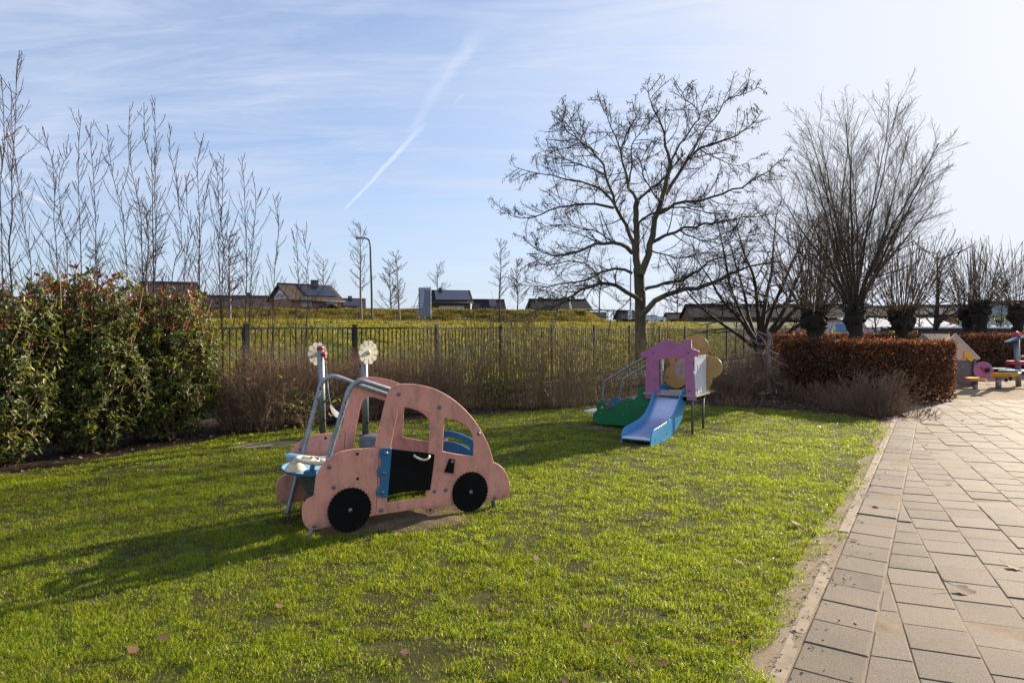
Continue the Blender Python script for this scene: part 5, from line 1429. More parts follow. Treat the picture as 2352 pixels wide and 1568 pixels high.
shrub(1500, 885, 2.3, .5, 60, M_STEMY, 'suckers of tan shoots round the foot of the large spreading tree', None, PSH, spread=13, r0=.008, base_r=.4)
for i, (x, y, H, n) in enumerate(((1672, 915, 1.05, 110), (1712, 905, 1.05, 110), (1752, 895, 1.1, 110), (1560, 890, .95, 80), (1620, 885, 1.0, 90), (1795, 905, .85, 100))):
    shrub(x, y, H, .6, n, M_STEMR, f'red brown twiggy shrub right of the slide house, {ORD[i]} of the group', 'red brown shrubs beside the slide', PBR, spread=24)
for i, (x, y, Y, H) in enumerate(((1800, 780, 27, 1.9), (1838, 780, 26, 2.0), (1775, 775, 30, 1.8))):
    b = at(x, y, Y); b.z = 0
    shrub(0, 0, H, 1.0, 110, M_STEMB, f'dark dense bush behind the left end of the beech hedge, {ORD[i]} of three', 'dark bushes behind the beech hedge', PBR, off=b, spread=26, r0=.009)
# low spiraea in front of the beech hedge, and small ones round it
shrub(2015, 948, .82, .75, 170, M_STEMR, 'low rounded brown shrub in front of the clipped beech hedge', None, PBR, spread=34, base_r=.35, r0=.005)
for i, (x, y, H, n) in enumerate(((1905, 925, .5, 90), (1845, 915, .45, 80), (1945, 940, .42, 70), (1700, 932, .30, 50), (2075, 958, .35, 60))):
    shrub(x, y, H, .6, n, M_STEMR, f'very low brown ground shrub by the lawn edge, {ORD[i]} of its kind', 'very low shrubs before the hedge', PBR, spread=36, base_r=.45, r0=.004)
# small pruned tree; its pale branch colour paints in the side light
b = g(1766, 905); T = Tree()
zr = lambda zx, zy: (1690.5 + .28125 * zx, 698.3 + .28125 * zy)
PPR = dict(seg=[8, 6, 4, 3], wig=[.05, .15, .25, .3], up=[.02, .03, .02, 0], n=[6, 5, 4, 0], t0=[.2, .2, .2, 0], ang=[40, 55, 55, 45], ratio=[.4, .45, .45, .4], k=[6, 5, 4, 3], rmin=.0045, rr=.55, fall=.4, angv=14, taper=.4, limb_lvl=0)
def plimb(pp, r0, r1, dy):
    Y = b.y; pts, Ln = resample([at(*zr(*p), Y + dy * i / len(pp)) for i, p in enumerate(pp)], 8)
    rs = [r0 + (r1 - r0) * i / 8 for i in range(9)]; T.limb.add(pts, rs, 6); T.sub(pts, rs, Ln * .8, 1, PPR, dens=1.2)
plimb([(275, 700), (268, 560), (262, 430), (262, 330), (285, 270), (262, 225)], .075, .03, 0)
for pp, dy in (([(262, 420), (190, 400), (120, 395), (60, 320)], -.3), ([(255, 340), (200, 260), (140, 230)], .2), ([(250, 330), (170, 320), (110, 270), (75, 220)], -.4), ([(280, 430), (330, 470), (400, 490), (450, 540), (520, 580)], -.5), ([(280, 520), (290, 580), (330, 640), (400, 655)], -.4), ([(285, 600), (380, 600), (480, 580), (560, 560)], .3), ([(270, 380), (340, 410), (430, 440), (560, 470), (650, 520)], .2), ([(280, 290), (255, 240), (275, 190)], .1), ([(290, 520), (380, 540), (460, 470), (560, 430)], -.2)):
    plimb(pp, .022, .008, dy)
tree_thing('small_tree', 'small pruned bare tree with crooked branches painted sunlit pale in front of the beech hedge', 'tree', b, T, M_BRANCHLIT, M_BRANCHLIT)
# evergreen laurel-like bits low at the fence
for i, (x, y, n) in enumerate(((1010, 870, 40), (1150, 915, 60), (700, 975, 25), (1395, 880, 40))):
    c = g(x, y + 20); PP, DD, UU = [], [], []
    for k in range(n * 6):
        PP.append(tuple(c + Vector((random.gauss(0, .28), random.gauss(0, .2), abs(random.gauss(.35, .22)))))); DD.append(tuple(rv() + Vector((0, 0, .3)))); UU.append((random.gauss(0, .4), random.gauss(0, .4), 1))
    o = thing('evergreen_shrub', f'small dark evergreen shrub among the bare stems, {ORD[i]} of four', 'shrub', c, 0, 'small evergreen shrubs among the bare stems')
    v, q = leaves(np.array(PP), np.array(DD), np.array(UU), RNG.uniform(.06, .10, len(PP)), RNG.uniform(.025, .04, len(PP)))
    obj('foliage', np_mesh(v, q), M_PHOT, o)
    st = Twigs()
    for k in range(14): st.add([c, c + Vector((random.gauss(0, .12), random.gauss(0, .1), .3)), c + Vector((random.gauss(0, .28), random.gauss(0, .2), random.uniform(.4, .75)))], [.007, .005, .003], 3)
    obj('stems', st, M_STEMB, o)

# ---- clipped beech hedges with brown winter leaves
M_BEECH = leafy('beech_winter_leaf', [(0.0, (0.060, 0.030, 0.019)), (0.4, (0.115, 0.056, 0.033)), (0.75, (0.18, 0.088, 0.046)), (0.93, (0.28, 0.135, 0.055)), (1.0, (0.34, 0.21, 0.11))], 0.6, 0.34, (1.5, 1.1, .75), 0.15)
def beech(quad, H, label, dens, leaf=.06, skip=()):
    """quad: four ground corners of the clipped block, counter-clockwise"""
    Q = [Vector((p[0], p[1], 0)) for p in quad]
    c = sum(Q, Vector()) / 4
    o = thing('beech_hedge', label, 'hedge', c, 0, 'clipped beech hedges')
    PP, NN = [], []
    def facepts(A, B, C_, D_, nrm, n, top=False):
        u, w = RNG.random(n), RNG.random(n)
        A, B, C_, D_ = (np.array(p) for p in (A, B, C_, D_))
        p = (A[None] * ((1 - u) * (1 - w))[:, None] + B[None] * (u * (1 - w))[:, None] + C_[None] * (u * w)[:, None] + D_[None] * ((1 - u) * w)[:, None])
        dep = np.abs(RNG.normal(0, .085, n)) - .02 + .07 * (vnoise(p[:, 0] * 1.0 + p[:, 1] + 50, p[:, 2] * 1.0 + p[:, 1] * .3 + 20, .35) - .5)
        if top: dep = dep - .09 * (RNG.random(n) > .93) * RNG.random(n)
        if not top:
            gap = vnoise(p[:, 0] + p[:, 1] * .7 + 10, p[:, 2] + 33, .16)
            kk = RNG.random(n) < np.clip(.55 + .9 * (p[:, 2] / H) + .5 * (gap - .4), .25, 1)
            p, dep = p[kk], dep[kk]
        p = p - np.array(nrm)[None] * dep[:, None]
        if not top: p[:, 2] = np.where(p[:, 2] < .05, .05 + RNG.random(len(p)) * .2, p[:, 2])
        PP.append(p); NN.append(np.tile(np.array(nrm, float), (len(p), 1)))
    for i in range(4):
        if i in skip: continue
        a, b_ = Q[i], Q[(i + 1) % 4]; e = b_ - a; nrm = Vector((e.y, -e.x, 0)).normalized()
        facepts(a, b_, b_ + Vector((0, 0, H)), a + Vector((0, 0, H)), nrm, int(e.length * H * dens))
    ar = ((Q[1] - Q[0]).cross(Q[3] - Q[0])).length
    facepts(*(q + Vector((0, 0, H)) for q in Q), (0, 0, 1), int(ar * dens * 1.0), True)
    Pa, Na = np.concatenate(PP), np.concatenate(NN); n = len(Pa)
    D = RNG.normal(size=(n, 3)) * .8 + Na * .45 + np.array([0, 0, -.35]); U = Na * 1.0 + RNG.normal(size=(n, 3)) * .8
    v, q = leaves(Pa, D, U, RNG.uniform(.7, 1.15, n) * leaf, RNG.uniform(.5, .68, n) * leaf, .12, .35)
    obj('foliage', np_mesh(v, q), M_BEECH, o)
    st = Twigs()
    for k in range(int(ar * 60) + 40):
        u, w = random.random(), random.random()
        p = Q[0].lerp(Q[1], u).lerp(Q[3].lerp(Q[2], u), w)
        p = c + (p - c) * .9
        e = p + Vector((random.gauss(0, .12), random.gauss(0, .12), H * random.uniform(.6, .97)))
        st.add([p, p.lerp(e, .4) + rv() * .05, p.lerp(e, .75) + rv() * .05, e], [.016, .012, .008, .004], 4)
        for t in range(3):
            q0 = p.lerp(e, random.uniform(.2, .9)); st.add([q0, q0 + rv() * .10, q0 + rv() * .22], [.006, .0045, .003], 3)
    obj('branches', st, M_DARKBARK, o)
    mb = MB(); ins = [c + (p - c) * .80 for p in Q]
    return o
beech([(8.1, 13.15), (9.62, 14.12), (8.0, 16.9), (6.45, 15.65)], 1.30, 'near clipped beech hedge with brown leaves at the end of the lawn', 1500, .058)
beech([(8.3, 19.0), (19.5, 22.4), (19.1, 23.6), (7.9, 20.3)], 1.38, 'long beech hedge behind the sand pit and play tower', 620, .075)

# ---- scattered fallen leaves
M_DEADLEAF = leafy('fallen_leaf', [(0, (.09, .04, .02)), (.5, (.15, .075, .035)), (1, (.22, .14, .08))], .75, .2, (1.2, 1, .8))
lp = [(2220, 1358, .14), (1828, 1201, .10), (2330, 1302, .1), (1860, 1213, .07), (847, 1240, .06), (376, 1461, .06), (306, 1490, .065), (1232, 1280, .06), (1420, 1470, .05), (1348, 1437, .06), (1520, 1520, .06), (1450, 1515, .05), (1296, 1560, .05), (2130, 1020, .09), (2210, 965, .1), (2180, 1110, .07), (1960, 1240, .06), (2010, 1165, .06), (1700, 1290, .06), (1600, 1180, .06), (1550, 1120, .06), (1250, 1120, .05), (80, 1327, .07), (1150, 1400, .05), (640, 1390, .05), (930, 1495, .06), (1690, 1105, .06), (1830, 1030, .06)]
for k in range(16): lp.append((random.uniform(250, 1750), random.uniform(1010, 1540), random.uniform(.03, .055)))
src = None
for i, (x, y, s) in enumerate(lp):
    p = g(x, y, .036)
    if src is None:
        v, q = [], []
        n = 9; pr_ = [(0, -.5), (.22, -.36), (.42, -.1), (.30, .05), (.36, .32), (.12, .28), (0, .55), (-.14, .26), (-.38, .30), (-.28, .04), (-.44, -.12), (-.2, -.36)]
        mb = MB(); mb.add([(0, 0, .0)] + [(a, b_, .10 * (abs(a) ** 1.2) + .05 * b_ * b_) for a, b_ in pr_], [(0, j + 1, (j + 1) % 12 + 1) for j in range(12)], True)
        mb.tube([(0, -.5, .0), (.05, -.75, .04), (.02, -.95, .09)], .012, 4)
        src = obj('fallen_leaf', mb, M_DEADLEAF)
        lf = src
    else:
        lf = src.copy(); COL.objects.link(lf)
    lf.location = p; lf.scale = (s, s, s); lf.rotation_euler = (random.gauss(0, .25), random.gauss(0, .25), random.uniform(0, 6.28))
    onp = x > 1800 and y > 960 and not (x < 1840 and y < 1040)
    tag(lf, 'dry brown fallen leaf lying on the concrete paving' if onp else 'dry brown fallen leaf lying in the lawn grass', 'leaf', 'fallen leaves on the paving' if onp else 'fallen leaves in the lawn')
# leaf litter on the beds
nL = 16000
x = RNG.uniform(-6, 11, nL); y = RNG.uniform(5, 24, nL)
k = ~in_poly(x, y, LAWN) & (fence_q(x, y) < 0.5) & ~((x > 8.4) & (y < 22)) & (SN[0] * (x - SA[0]) + SN[1] * (y - SA[1]) < -.12)
x, y = x[k], y[k]; n = len(x)
v, q = leaves(np.stack([x, y, .012 + .03 * RNG.random(n)], 1), np.concatenate([RNG.normal(size=(n, 2)), RNG.normal(0, .25, (n, 1))], 1), np.concatenate([RNG.normal(0, .35, (n, 2)), np.ones((n, 1))], 1), RNG.uniform(.04, .085, n), RNG.uniform(.025, .05, n), .1, .3)
tag(obj('leaf_litter', np_mesh(v, q), M_DEADLEAF), 'brown leaf litter strewn over the dark planting beds', 'leaf litter', kind='stuff')
# crumbs of soil and bits along the path edge
nC = 800
t = RNG.random(nC) * 11 - 1; o_ = np.abs(RNG.normal(0, .11, nC)) * np.where(RNG.random(nC) < .75, -1, 1) - .03
P2 = SA[None] + SD[None] * t[:, None] + SN[None] * o_[:, None]
v, q = leaves(np.stack([P2[:, 0], P2[:, 1], np.where(o_ > -.02, .032, .022)], 1), np.concatenate([RNG.normal(size=(nC, 2)), RNG.normal(0, .3, (nC, 1))], 1), np.concatenate([RNG.normal(0, .4, (nC, 2)), np.ones((nC, 1))], 1), RNG.uniform(.005, .022, nC) * np.where(RNG.random(nC) < .06, 2.2, 1), RNG.uniform(.004, .012, nC), .3, .2)
tag(obj('soil_crumbs', np_mesh(v, q), M_BED), 'dark soil crumbs and bits scattered along the sandy kerb', 'soil crumbs', kind='stuff')

# ================================================================== houses and road things beyond the dyke
M_BRICK = basic('red_brown_brick', (0.30, 0.145, 0.095), 0.85, var=.25, scale=3, bmp=.2)
M_BRICKD = basic('dark_brown_cladding', (0.14, 0.075, 0.055), 0.85, var=.25, scale=3)
M_ROOFT = None
def roof_mat(name, c1, c2):
    m, nt, b = new_mat(name)
    v = coords(nt)
    w = nt.nodes.new('ShaderNodeTexWave'); w.wave_type = 'BANDS'; w.bands_direction = 'X'
    w.inputs['Scale'].default_value = 2.4; w.inputs['Distortion'].default_value = .4; w.inputs['Detail'].default_value = 1; L(nt, v, w.inputs['Vector'])
    w2 = nt.nodes.new('ShaderNodeTexWave'); w2.wave_type = 'BANDS'; w2.bands_direction = 'Y'; w2.wave_profile = 'SAW'
    w2.inputs['Scale'].default_value = 2.0; L(nt, v, w2.inputs['Vector'])
    n = noise(nt, v, 1.6, 5)
    h = math_n(nt, 'ADD', math_n(nt, 'MULTIPLY', w.outputs['Fac'], .6), math_n(nt, 'MULTIPLY', w2.outputs['Fac'], .4))
    col = ramp(nt, math_n(nt, 'ADD', math_n(nt, 'MULTIPLY', n, .6), math_n(nt, 'MULTIPLY', h, .4)), [(.25, c1), (.75, c2)])
    L(nt, col, b.inputs['Base Color']); b.inputs['Roughness'].default_value = .9; b.inputs['Specular IOR Level'].default_value = .12
    bump(nt, b, h, .8, .03)
    return m
M_ROOFB = roof_mat('brown_grey_roof_tiles', (.040, .030, .026), (.115, .09, .075))
M_ROOFD = roof_mat('dark_roof_tiles', (.010, .010, .012), (.036, .034, .036))
M_SOLAR = basic('solar_panel', (.010, .013, .028), .22, var=.2)
M_WFRAME = basic('white_window_frame', (.70, .70, .68), .5, var=.05)
M_PANE = basic('window_glass', (.16, .22, .28), .08, var=.15, spec=.8)
M_CHIM = basic('chimney_brick', (.10, .08, .07), .85, var=.2)
def house(name, label, vx, Z, L_, D, eave, ridge, rot, wallm, roofm, wins=(), solar=None, chim=(), gable_win=False, oh=.35, porch=None, base=2.0):
    x = (vx - 1176) / FPX * Z
    o = thing(name, label, 'house', (x, Z, base), R(rot), None)
    e, r = eave - base, ridge - base; h2 = D / 2
    mb = MB(); l2 = L_ / 2
    vs = [(-l2, -h2, 0), (l2, -h2, 0), (l2, h2, 0), (-l2, h2, 0), (-l2, -h2, e), (l2, -h2, e), (l2, h2, e), (-l2, h2, e), (-l2, 0, r - .06), (l2, 0, r - .06)]
    mb.add(vs, [(0, 1, 5, 4), (1, 2, 6, 9, 5), (2, 3, 7, 6), (3, 0, 4, 8, 7)])
    obj('wall', mb, wallm, o, world=False)
    sl_ = (r - e) / h2; mb = MB(); t = .16
    for s in (-1, 1):
        y0 = s * (h2 + oh); z0 = e - sl_ * oh
        a = [(-l2 - oh, y0, z0), (l2 + oh, y0, z0), (l2 + oh, 0, r), (-l2 - oh, 0, r)]
        vs = a + [(p[0], p[1], p[2] + t) for p in a]
        fs = [(0, 1, 2, 3), (4, 5, 6, 7), (0, 1, 5, 4), (1, 2, 6, 5), (3, 0, 4, 7)]
        mb.add(vs, fs)
    mb.tube([(-l2 - oh, 0, r + t + .02), (l2 + oh, 0, r + t + .02)], .13, 8)
    rf = obj('roof', mb, roofm, o, world=False)
    obj('gutter', MB().tube([(-l2 - oh, -h2 - oh - .06, e - sl_ * oh + .06), (l2 + oh, -h2 - oh - .06, e - sl_ * oh + .06)], .08, 8), M_CHIM, rf, world=False)
    for (a, b_, z0, z1, nmul) in wins:      # along the front wall
        w = obj('window', MB().box(((a + b_) / 2, -h2 - .02, (z0 + z1) / 2), (b_ - a, .10, z1 - z0)), M_WFRAME, o, world=False)
        for k in range(nmul):
            wa = a + .07 + (b_ - a - .07) * k / nmul; wb = a + (b_ - a - .07) * (k + 1) / nmul
            obj('pane', MB().box(((wa + wb) / 2, -h2 - .065, (z0 + z1) / 2), (wb - wa, .03, z1 - z0 - .16)), M_PANE, w, world=False)
    if solar:
        a, b_, f0, f1 = solar
        mb = MB(); P_ = []
        for (xx, f) in ((a, f0), (b_, f0), (b_, f1), (a, f1)):
            P_.append((xx, -(h2 + oh) * (1 - f), (e - sl_ * oh) + (r - e + sl_ * oh) * f + t + .08))
        vs = P_ + [(p[0], p[1], p[2] + .05) for p in P_]
        mb.add(vs, [(4, 5, 6, 7), (0, 1, 5, 4), (1, 2, 6, 5), (2, 3, 7, 6), (3, 0, 4, 7)])
        obj('solar_panel', mb, M_SOLAR, rf, world=False)
    for (cx, cw, chh) in chim:
        obj('chimney', MB().box((cx, 0, r + chh / 2 - .3), (cw, cw, chh + .6)).box((cx, 0, r + chh + .04), (cw + .1, cw + .1, .08)), M_CHIM, rf, world=False)
    if gable_win:
        w = obj('gable_window', MB().add([(-l2 - .04, -h2 * .62, e + .12), (-l2 - .04, h2 * .62, e + .12), (-l2 - .04, 0, r - .45), (-l2 + .02, -h2 * .62, e + .12), (-l2 + .02, h2 * .62, e + .12), (-l2 + .02, 0, r - .45)], [(0, 2, 1), (0, 1, 4, 3), (1, 2, 5, 4), (2, 0, 3, 5)]), M_WFRAME, o, world=False)
        for s in (-1, 1):
            obj('pane', MB().add([(-l2 - .06, s * .10, e + .25), (-l2 - .06, s * h2 * .48, e + .25), (-l2 - .06, s * .10, r - .85)], [(0, 1, 2)]), M_PANE, w, world=False)
    if porch:
        a, b_, z0, z1 = porch
        mb = MB(); c_ = (a + b_) / 2
        for s in (-1, 1):
            xe = a if s < 0 else b_
            q = [(xe, -h2 - 1.6, z0), (xe, -h2, z0), (c_, -h2, z1), (c_, -h2 - 1.6, z1)]
            mb.add(q + [(p[0], p[1], p[2] + .12) for p in q], [(0, 1, 2, 3), (4, 5, 6, 7), (0, 3, 7, 4), (0, 1, 5, 4)])
        obj('porch_roof', mb, roofm, o, world=False)
    return o
zv = lambda y, Z: EYE + (753 - y) * Z / FPX
house('house', 'brick house with brown tiled roof, solar panels and a white framed gable window', 702, 80, 6.3, 6.2, zv(689, 78), zv(658, 80), 42, M_BRICK, M_ROOFB,
      wins=((-1.9, -.7, 2.15, 2.95, 2), (1.2, 2.5, 2.15, 2.95, 2)), solar=(-1.1, 2.9, .22, .90), chim=((1.2, .7, .75),), gable_win=True, porch=(-.2, 2.4, 1.75, 2.35))
house('house', 'low annex roof with solar panels right of the brick house with gable window', 806, 87, 3.2, 5.6, zv(711, 85), zv(690, 87), 12, M_BRICK, M_ROOFB, solar=(-.9, 1.3, .25, .9), chim=((-.1, .5, .5),))
house('house', 'long low row of brown roofed houses behind the saplings', 530, 90, 11.0, 7, zv(706, 87), zv(683, 90), 8, M_BRICKD, M_ROOFB, wins=((-3.4, -1.9, 1.1, 1.95, 2), (-.6, .6, 1.1, 1.95, 2), (1.0, 3.6, 1.1, 1.95, 4)), chim=((-3.3, .6, .6), (2.4, .6, .6)))
house('house', 'house roof showing just above the photinia hedge', 390, 82, 6.0, 7, zv(684, 80), zv(652, 82), 15, M_BRICKD, M_ROOFB)
house('house', 'brown house with solar covered roof and a long white window band beside the frame screen', 1028, 80, 4.9, 6.4, zv(694, 77), zv(672, 80), 10, M_BRICKD, M_ROOFD, wins=((-1.2, 1.7, 1.45, 2.15, 5),), solar=(-1.6, 2.5, .10, .95), chim=((-.9, .4, .45),), base=2.0)
house('house', 'low dark roofed annex with a solar panel right of the house with the window band', 1122, 88, 3.6, 5.6, zv(714, 86), zv(692, 88), 6, M_BRICKD, M_ROOFD, solar=(.0, 1.0, .3, .95))
house('house', 'wide dark tiled house left of the bus shelter', 1281, 92, 7.6, 6.0, zv(709, 89), zv(691, 92), 8, M_BRICKD, M_ROOFD, wins=((-2.2, -.3, 1.75, 2.3, 3), (.6, 2.6, 1.75, 2.3, 3)), chim=((-2.5, .5, .45), (2.2, .5, .5)))
house('house', 'small dark hipped roof between bus shelter and large spreading tree', 1436, 112, 2.4, 5.0, zv(731, 110), zv(716, 112), 4, M_BRICKD, M_ROOFD)
house('house', 'long black roofed building behind the many stemmed tree', 1745, 100, 22, 9, zv(728, 96), zv(702, 100), -4, M_BRICKD, M_ROOFD, wins=((-4.5, -3.9, 1.3, 1.8, 1), (6.0, 6.7, 1.3, 1.8, 1)), base=2.3)
house('house', 'low grey roofed house right of the white car', 1560, 130, 5.0, 6, zv(733, 128), zv(721, 130), 0, M_BRICKD, M_ROOFD)
house('house', 'grey roofed house with white gable trim behind the pollard pair', 2300, 70, 5.4, 6, zv(722, 68), zv(697, 70), -60, M_WHITEB, M_ROOFB, wins=((-1.9, -.8, 1.1, 2.0, 2), (.6, 1.8, 1.1, 2.0, 2)), base=1.9, gable_win=True)
house('house', 'brown roofed house behind the small round headed tree', 2150, 95, 9, 7, zv(722, 92), zv(704, 95), -10, M_BRICK, M_ROOFB, wins=((-2.6, -1.2, 1.2, 2.0, 2), (1.0, 2.4, 1.2, 2.0, 2)), base=2.0)
house('house', 'long pale roofed house behind the tallest pollard willow', 1990, 105, 13, 8, zv(725, 101), zv(706, 105), -6, M_BRICK, M_ROOFB, base=2.2)

# street lamps
def lampx(vx, Y): return (vx - 1176) / FPX * Y
def lamp(px_list, Y, base_px, label, r0=.075, head=True):
    b = at(*base_px, Y); b.z = float(terrain(b.x, Y)) - .05
    o = thing('street_lamp', label, 'street lamp', b, 0)
    pts = smooth_path([b] + [at(*p, Y) for p in px_list], 5)
    n = len(pts); obj('pole', MB().tube(pts, [r0 * (1.25 - .5 * i / n) for i in range(n)], 10), basic('green_grey_lamp_post', (.06, .085, .075), .5, var=.2), o)
    if head:
        e = pts[-1]; obj('lamp_head', MB().box(e + Vector((-.22, 0, -.02)), (.62, .24, .15)).box(e + Vector((-.26, 0, -.085)), (.36, .15, .03)), M_GALV, o)
    return o
lamp([(853.5, 660), (851.5, 600), (850.5, 565), (848, 553), (842, 548), (833, 546)], 52, (854.6, 737), 'tall street lamp with curved arm on the dyke road')
bn = lamp([(1448, 700), (1448.5, 640), (1449, 590)], 92, (1447, 745), 'lamp post carrying a white banner left of the large tree trunk', .09, head=False)
c = at(1447, 722, 91.85)
bo_ = obj('banner', MB().box(c, (.58, .04, 1.34)), M_WHITEB, bn)
for k in range(5): obj('print', MB().box(c + Vector((random.uniform(-.12, .12), -.025, .5 - .25 * k)), (random.uniform(.2, .42), .01, random.uniform(.08, .16))), M_BLUE, bo_)
# road sign
b = at(1309, 738, 60); b.z = float(terrain(b.x, 60)) - .05
rs_ = thing('road_sign', 'small white road sign on a thin post in front of the bank', 'sign', b)
obj('post', MB().tube([b, at(1308.5, 692, 60)], .03, 8), M_GALV, rs_); obj('plate', MB().box(at(1311, 705, 59.94), (.22, .02, .36)), M_WHITEB, rs_)
# slatted frame screen with braces
sc0, sc1 = at(963, 731, 50), at(992, 731, 50); zt = zv(661, 50); zb = zv(731, 50)
cs = thing('frame_screen', 'grey slatted board screen held upright by tubular braces on the dyke', 'screen', Vector((sc0.x, 50, zb)))
sc1.y = 49.5
mb = MB(); d = (sc1 - sc0); d.z = 0; wl = d.length; d.normalize(); Msc = Matrix.Translation((sc0.x, sc0.y, 0)) @ Matrix.Rotation(math.atan2(d.y, d.x), 4, 'Z')
nsl = 19
for k in range(nsl): mb.box((wl / 2, 0, zb + .1 + (zt - zb - .14) * (k + .5) / nsl), (wl, .035, (zt - zb) / nsl * .84), Msc)
M_SLAT = basic('blue_grey_slats', (.17, .20, .27), .5, var=.1)
obj('slats', mb, M_SLAT, cs)
mb = MB()
for xx in (0, wl * .5, wl): mb.box((xx, -.03, (zt + zb) / 2), (.05, .05, zt - zb), Msc)
mb.box((wl / 2, -.03, zt), (wl + .05, .05, .05), Msc)
obj('frame', mb, M_GALV, cs)
for A, B, dy in (((963, 673), (936, 740), -.4), ((978, 690), (958, 740), -1.0), ((990, 700), (968, 740), -1.0), ((963, 703), (944, 704), -.4), ((958, 727), (980, 727), -1.0), ((963, 690), (950, 738), .5)):
    obj('brace', MB().tube([at(*A, 49.9), at(*B, 50 + dy)], .022, 6), M_GALV, cs)
# bus shelter
Yb = 100; c0 = at(1351, 738, Yb); z0 = float(terrain(c0.x, Yb)); zt = zv(712.5, Yb)
bs = thing('bus_shelter', 'small bus shelter with flat roof and a poster panel at the end of the bank', 'bus shelter', (c0.x, Yb, z0))
xw = 59 / FPX * Yb
obj('roof', MB().box((c0.x + xw / 2, Yb, zt), (xw + .2, 1.7, .14)), M_CHIM, bs)
for f in (0.01, .24, .74, .99): obj('post', MB().box((c0.x + xw * f, Yb - .7 if f in (.24, .74) else Yb, (z0 + zt) / 2), (.12, .12, zt - z0)), M_CHIM, bs)
obj('poster_panel', MB().box((c0.x + xw * .12, Yb - .2, z0 + (zt - z0) * .46), (xw * .2, .08, (zt - z0) * .86)), basic('poster_frame', (.10, .03, .03), .5), bs)
obj('poster', MB().box((c0.x + xw * .12, Yb - .26, z0 + (zt - z0) * .48), (xw * .13, .03, (zt - z0) * .6)), basic('poster_print', (.35, .37, .42), .4, var=.8, scale=3), bs)
obj('glass', MB().box((c0.x + xw * .49, Yb + .6, z0 + (zt - z0) * .48), (xw * .5, .03, (zt - z0) * .8)), M_PANE, bs)
# parked cars on the dyke
def car_far(c, Lc, rz, colour, label):
    o = thing('parked_car', label, 'car', c, rz)
    pr_ = [(-.5, .12), (-.5, .32), (-.47, .40), (-.38, .43), (.30, .44), (.48, .38), (.5, .28), (.5, .12)]
    def ext(pr, w): 
        mb = MB(); n = len(pr); vs = [(x * Lc, -w / 2, z * 1.5 * Lc / 4.2 * 1.9) for x, z in pr] + [(x * Lc, w / 2, z * 1.5 * Lc / 4.2 * 1.9) for x, z in pr]
        return mb.add(vs, [tuple(range(n)), tuple(reversed(range(n, 2 * n)))] + [(i, n + i, n + (i + 1) % n, (i + 1) % n) for i in range(n)])
    obj('body', ext(pr_, 1.7), colour, o, world=False)
    obj('glasshouse', ext([(-.44, .425), (-.36, .50), (.06, .50), (.22, .435)], 1.52), M_PANE, o, world=False)
    obj('roof', ext([(-.37, .50), (-.35, .525), (.02, .525), (.07, .50)], 1.5), colour, o, world=False)
    for sx_ in (-.3, .31):
        for sy_ in (-.82, .82): obj('wheel', MB().lathe([(.31, -.1), (.31, .1)], 14, Matrix.Translation((sx_ * Lc, sy_, .31)) @ Matrix.Rotation(math.pi / 2, 4, 'X')), M_RUBBER, o, world=False)
    obj('tail_light', MB().box((.5 * Lc, -.6, .62), (.04, .3, .22)), M_RED, o, world=False)
xc = (1500 - 1176) / FPX * 112
car_far((xc, 112, zv(743, 112)), 4.1, 0, M_WHITEB, 'white parked car on the dyke right of the large tree trunk')
xc = (2279 - 1176) / FPX * 60
car_far((xc, 60, zv(742, 60)), 4.0, 0, basic('blue_grey_car_paint', (.30, .36, .46), .3), 'pale blue parked car behind the green hedge at the right')

# ---- yard behind the beech hedges
M_BOARD = basic('dark_fence_boards', (.045, .043, .045), .8, var=.3, scale=5)
A, B = Vector((17.6, 31.0, 0)), Vector((26.5, 31.6, 0))
bf = thing('board_fence', 'dark board fence with a pale top rail behind the beech hedges', 'fence', A)
dv = (B - A); n = 18; Mb = Matrix.Translation(A) @ Matrix.Rotation(math.atan2(dv.y, dv.x), 4, 'Z'); ln = dv.length
mb = MB()
for k in range(60): mb.box((ln * (k + .5) / 60, 0, .80), (ln / 60 - .008, .022, 1.56), Mb)
obj('boards', mb, M_BOARD, bf); obj('top_rail', MB().box((ln / 2, 0, 1.62), (ln, .09, .06), Mb), M_WHITEB, bf)
for k in range(6): obj('post', MB().box((ln * k / 5, .06, .83), (.10, .10, 1.66), Mb), M_BOARD, bf)
sh = thing('shed', 'low white shed with pale flat pitched roof behind the board fence', 'shed', (21.7, 36, 0))
obj('wall', MB().box((21.7, 36.6, .75), (5.4, 2.0, 1.5)), M_WHITEB, sh)
rb = MB().add([(18.9, 35.3, 1.56), (24.5, 35.3, 1.56), (24.5, 38, 2.10), (18.9, 38, 2.10), (18.9, 35.3, 1.64), (24.5, 35.3, 1.64), (24.5, 38, 2.18), (18.9, 38, 2.18)], [(3, 2, 1, 0), (4, 5, 6, 7), (0, 1, 5, 4), (1, 2, 6, 5), (2, 3, 7, 6), (3, 0, 4, 7)])
obj('roof', rb, basic('weathered_shed_roof', (.30, .33, .36), .8, var=.2, scale=2), sh)
obj('door', MB().box((20.4, 35.58, .7), (.9, .05, 1.4)), M_GREYB, sh)
gw = thing('bright_gap_slab', 'added white slab standing for bright background between the pollard willows', 'wall', (14.6, 30, 0))  # added slab; its white stands in for bright background seen through the leaves
obj('wall', MB().box((14.85, 30, .95), (1.5, .2, 1.9)), M_WHITEB, gw); obj('slab_cap', MB().box((14.85, 30, 1.93), (1.6, .28, .06)), M_PLATE, gw)
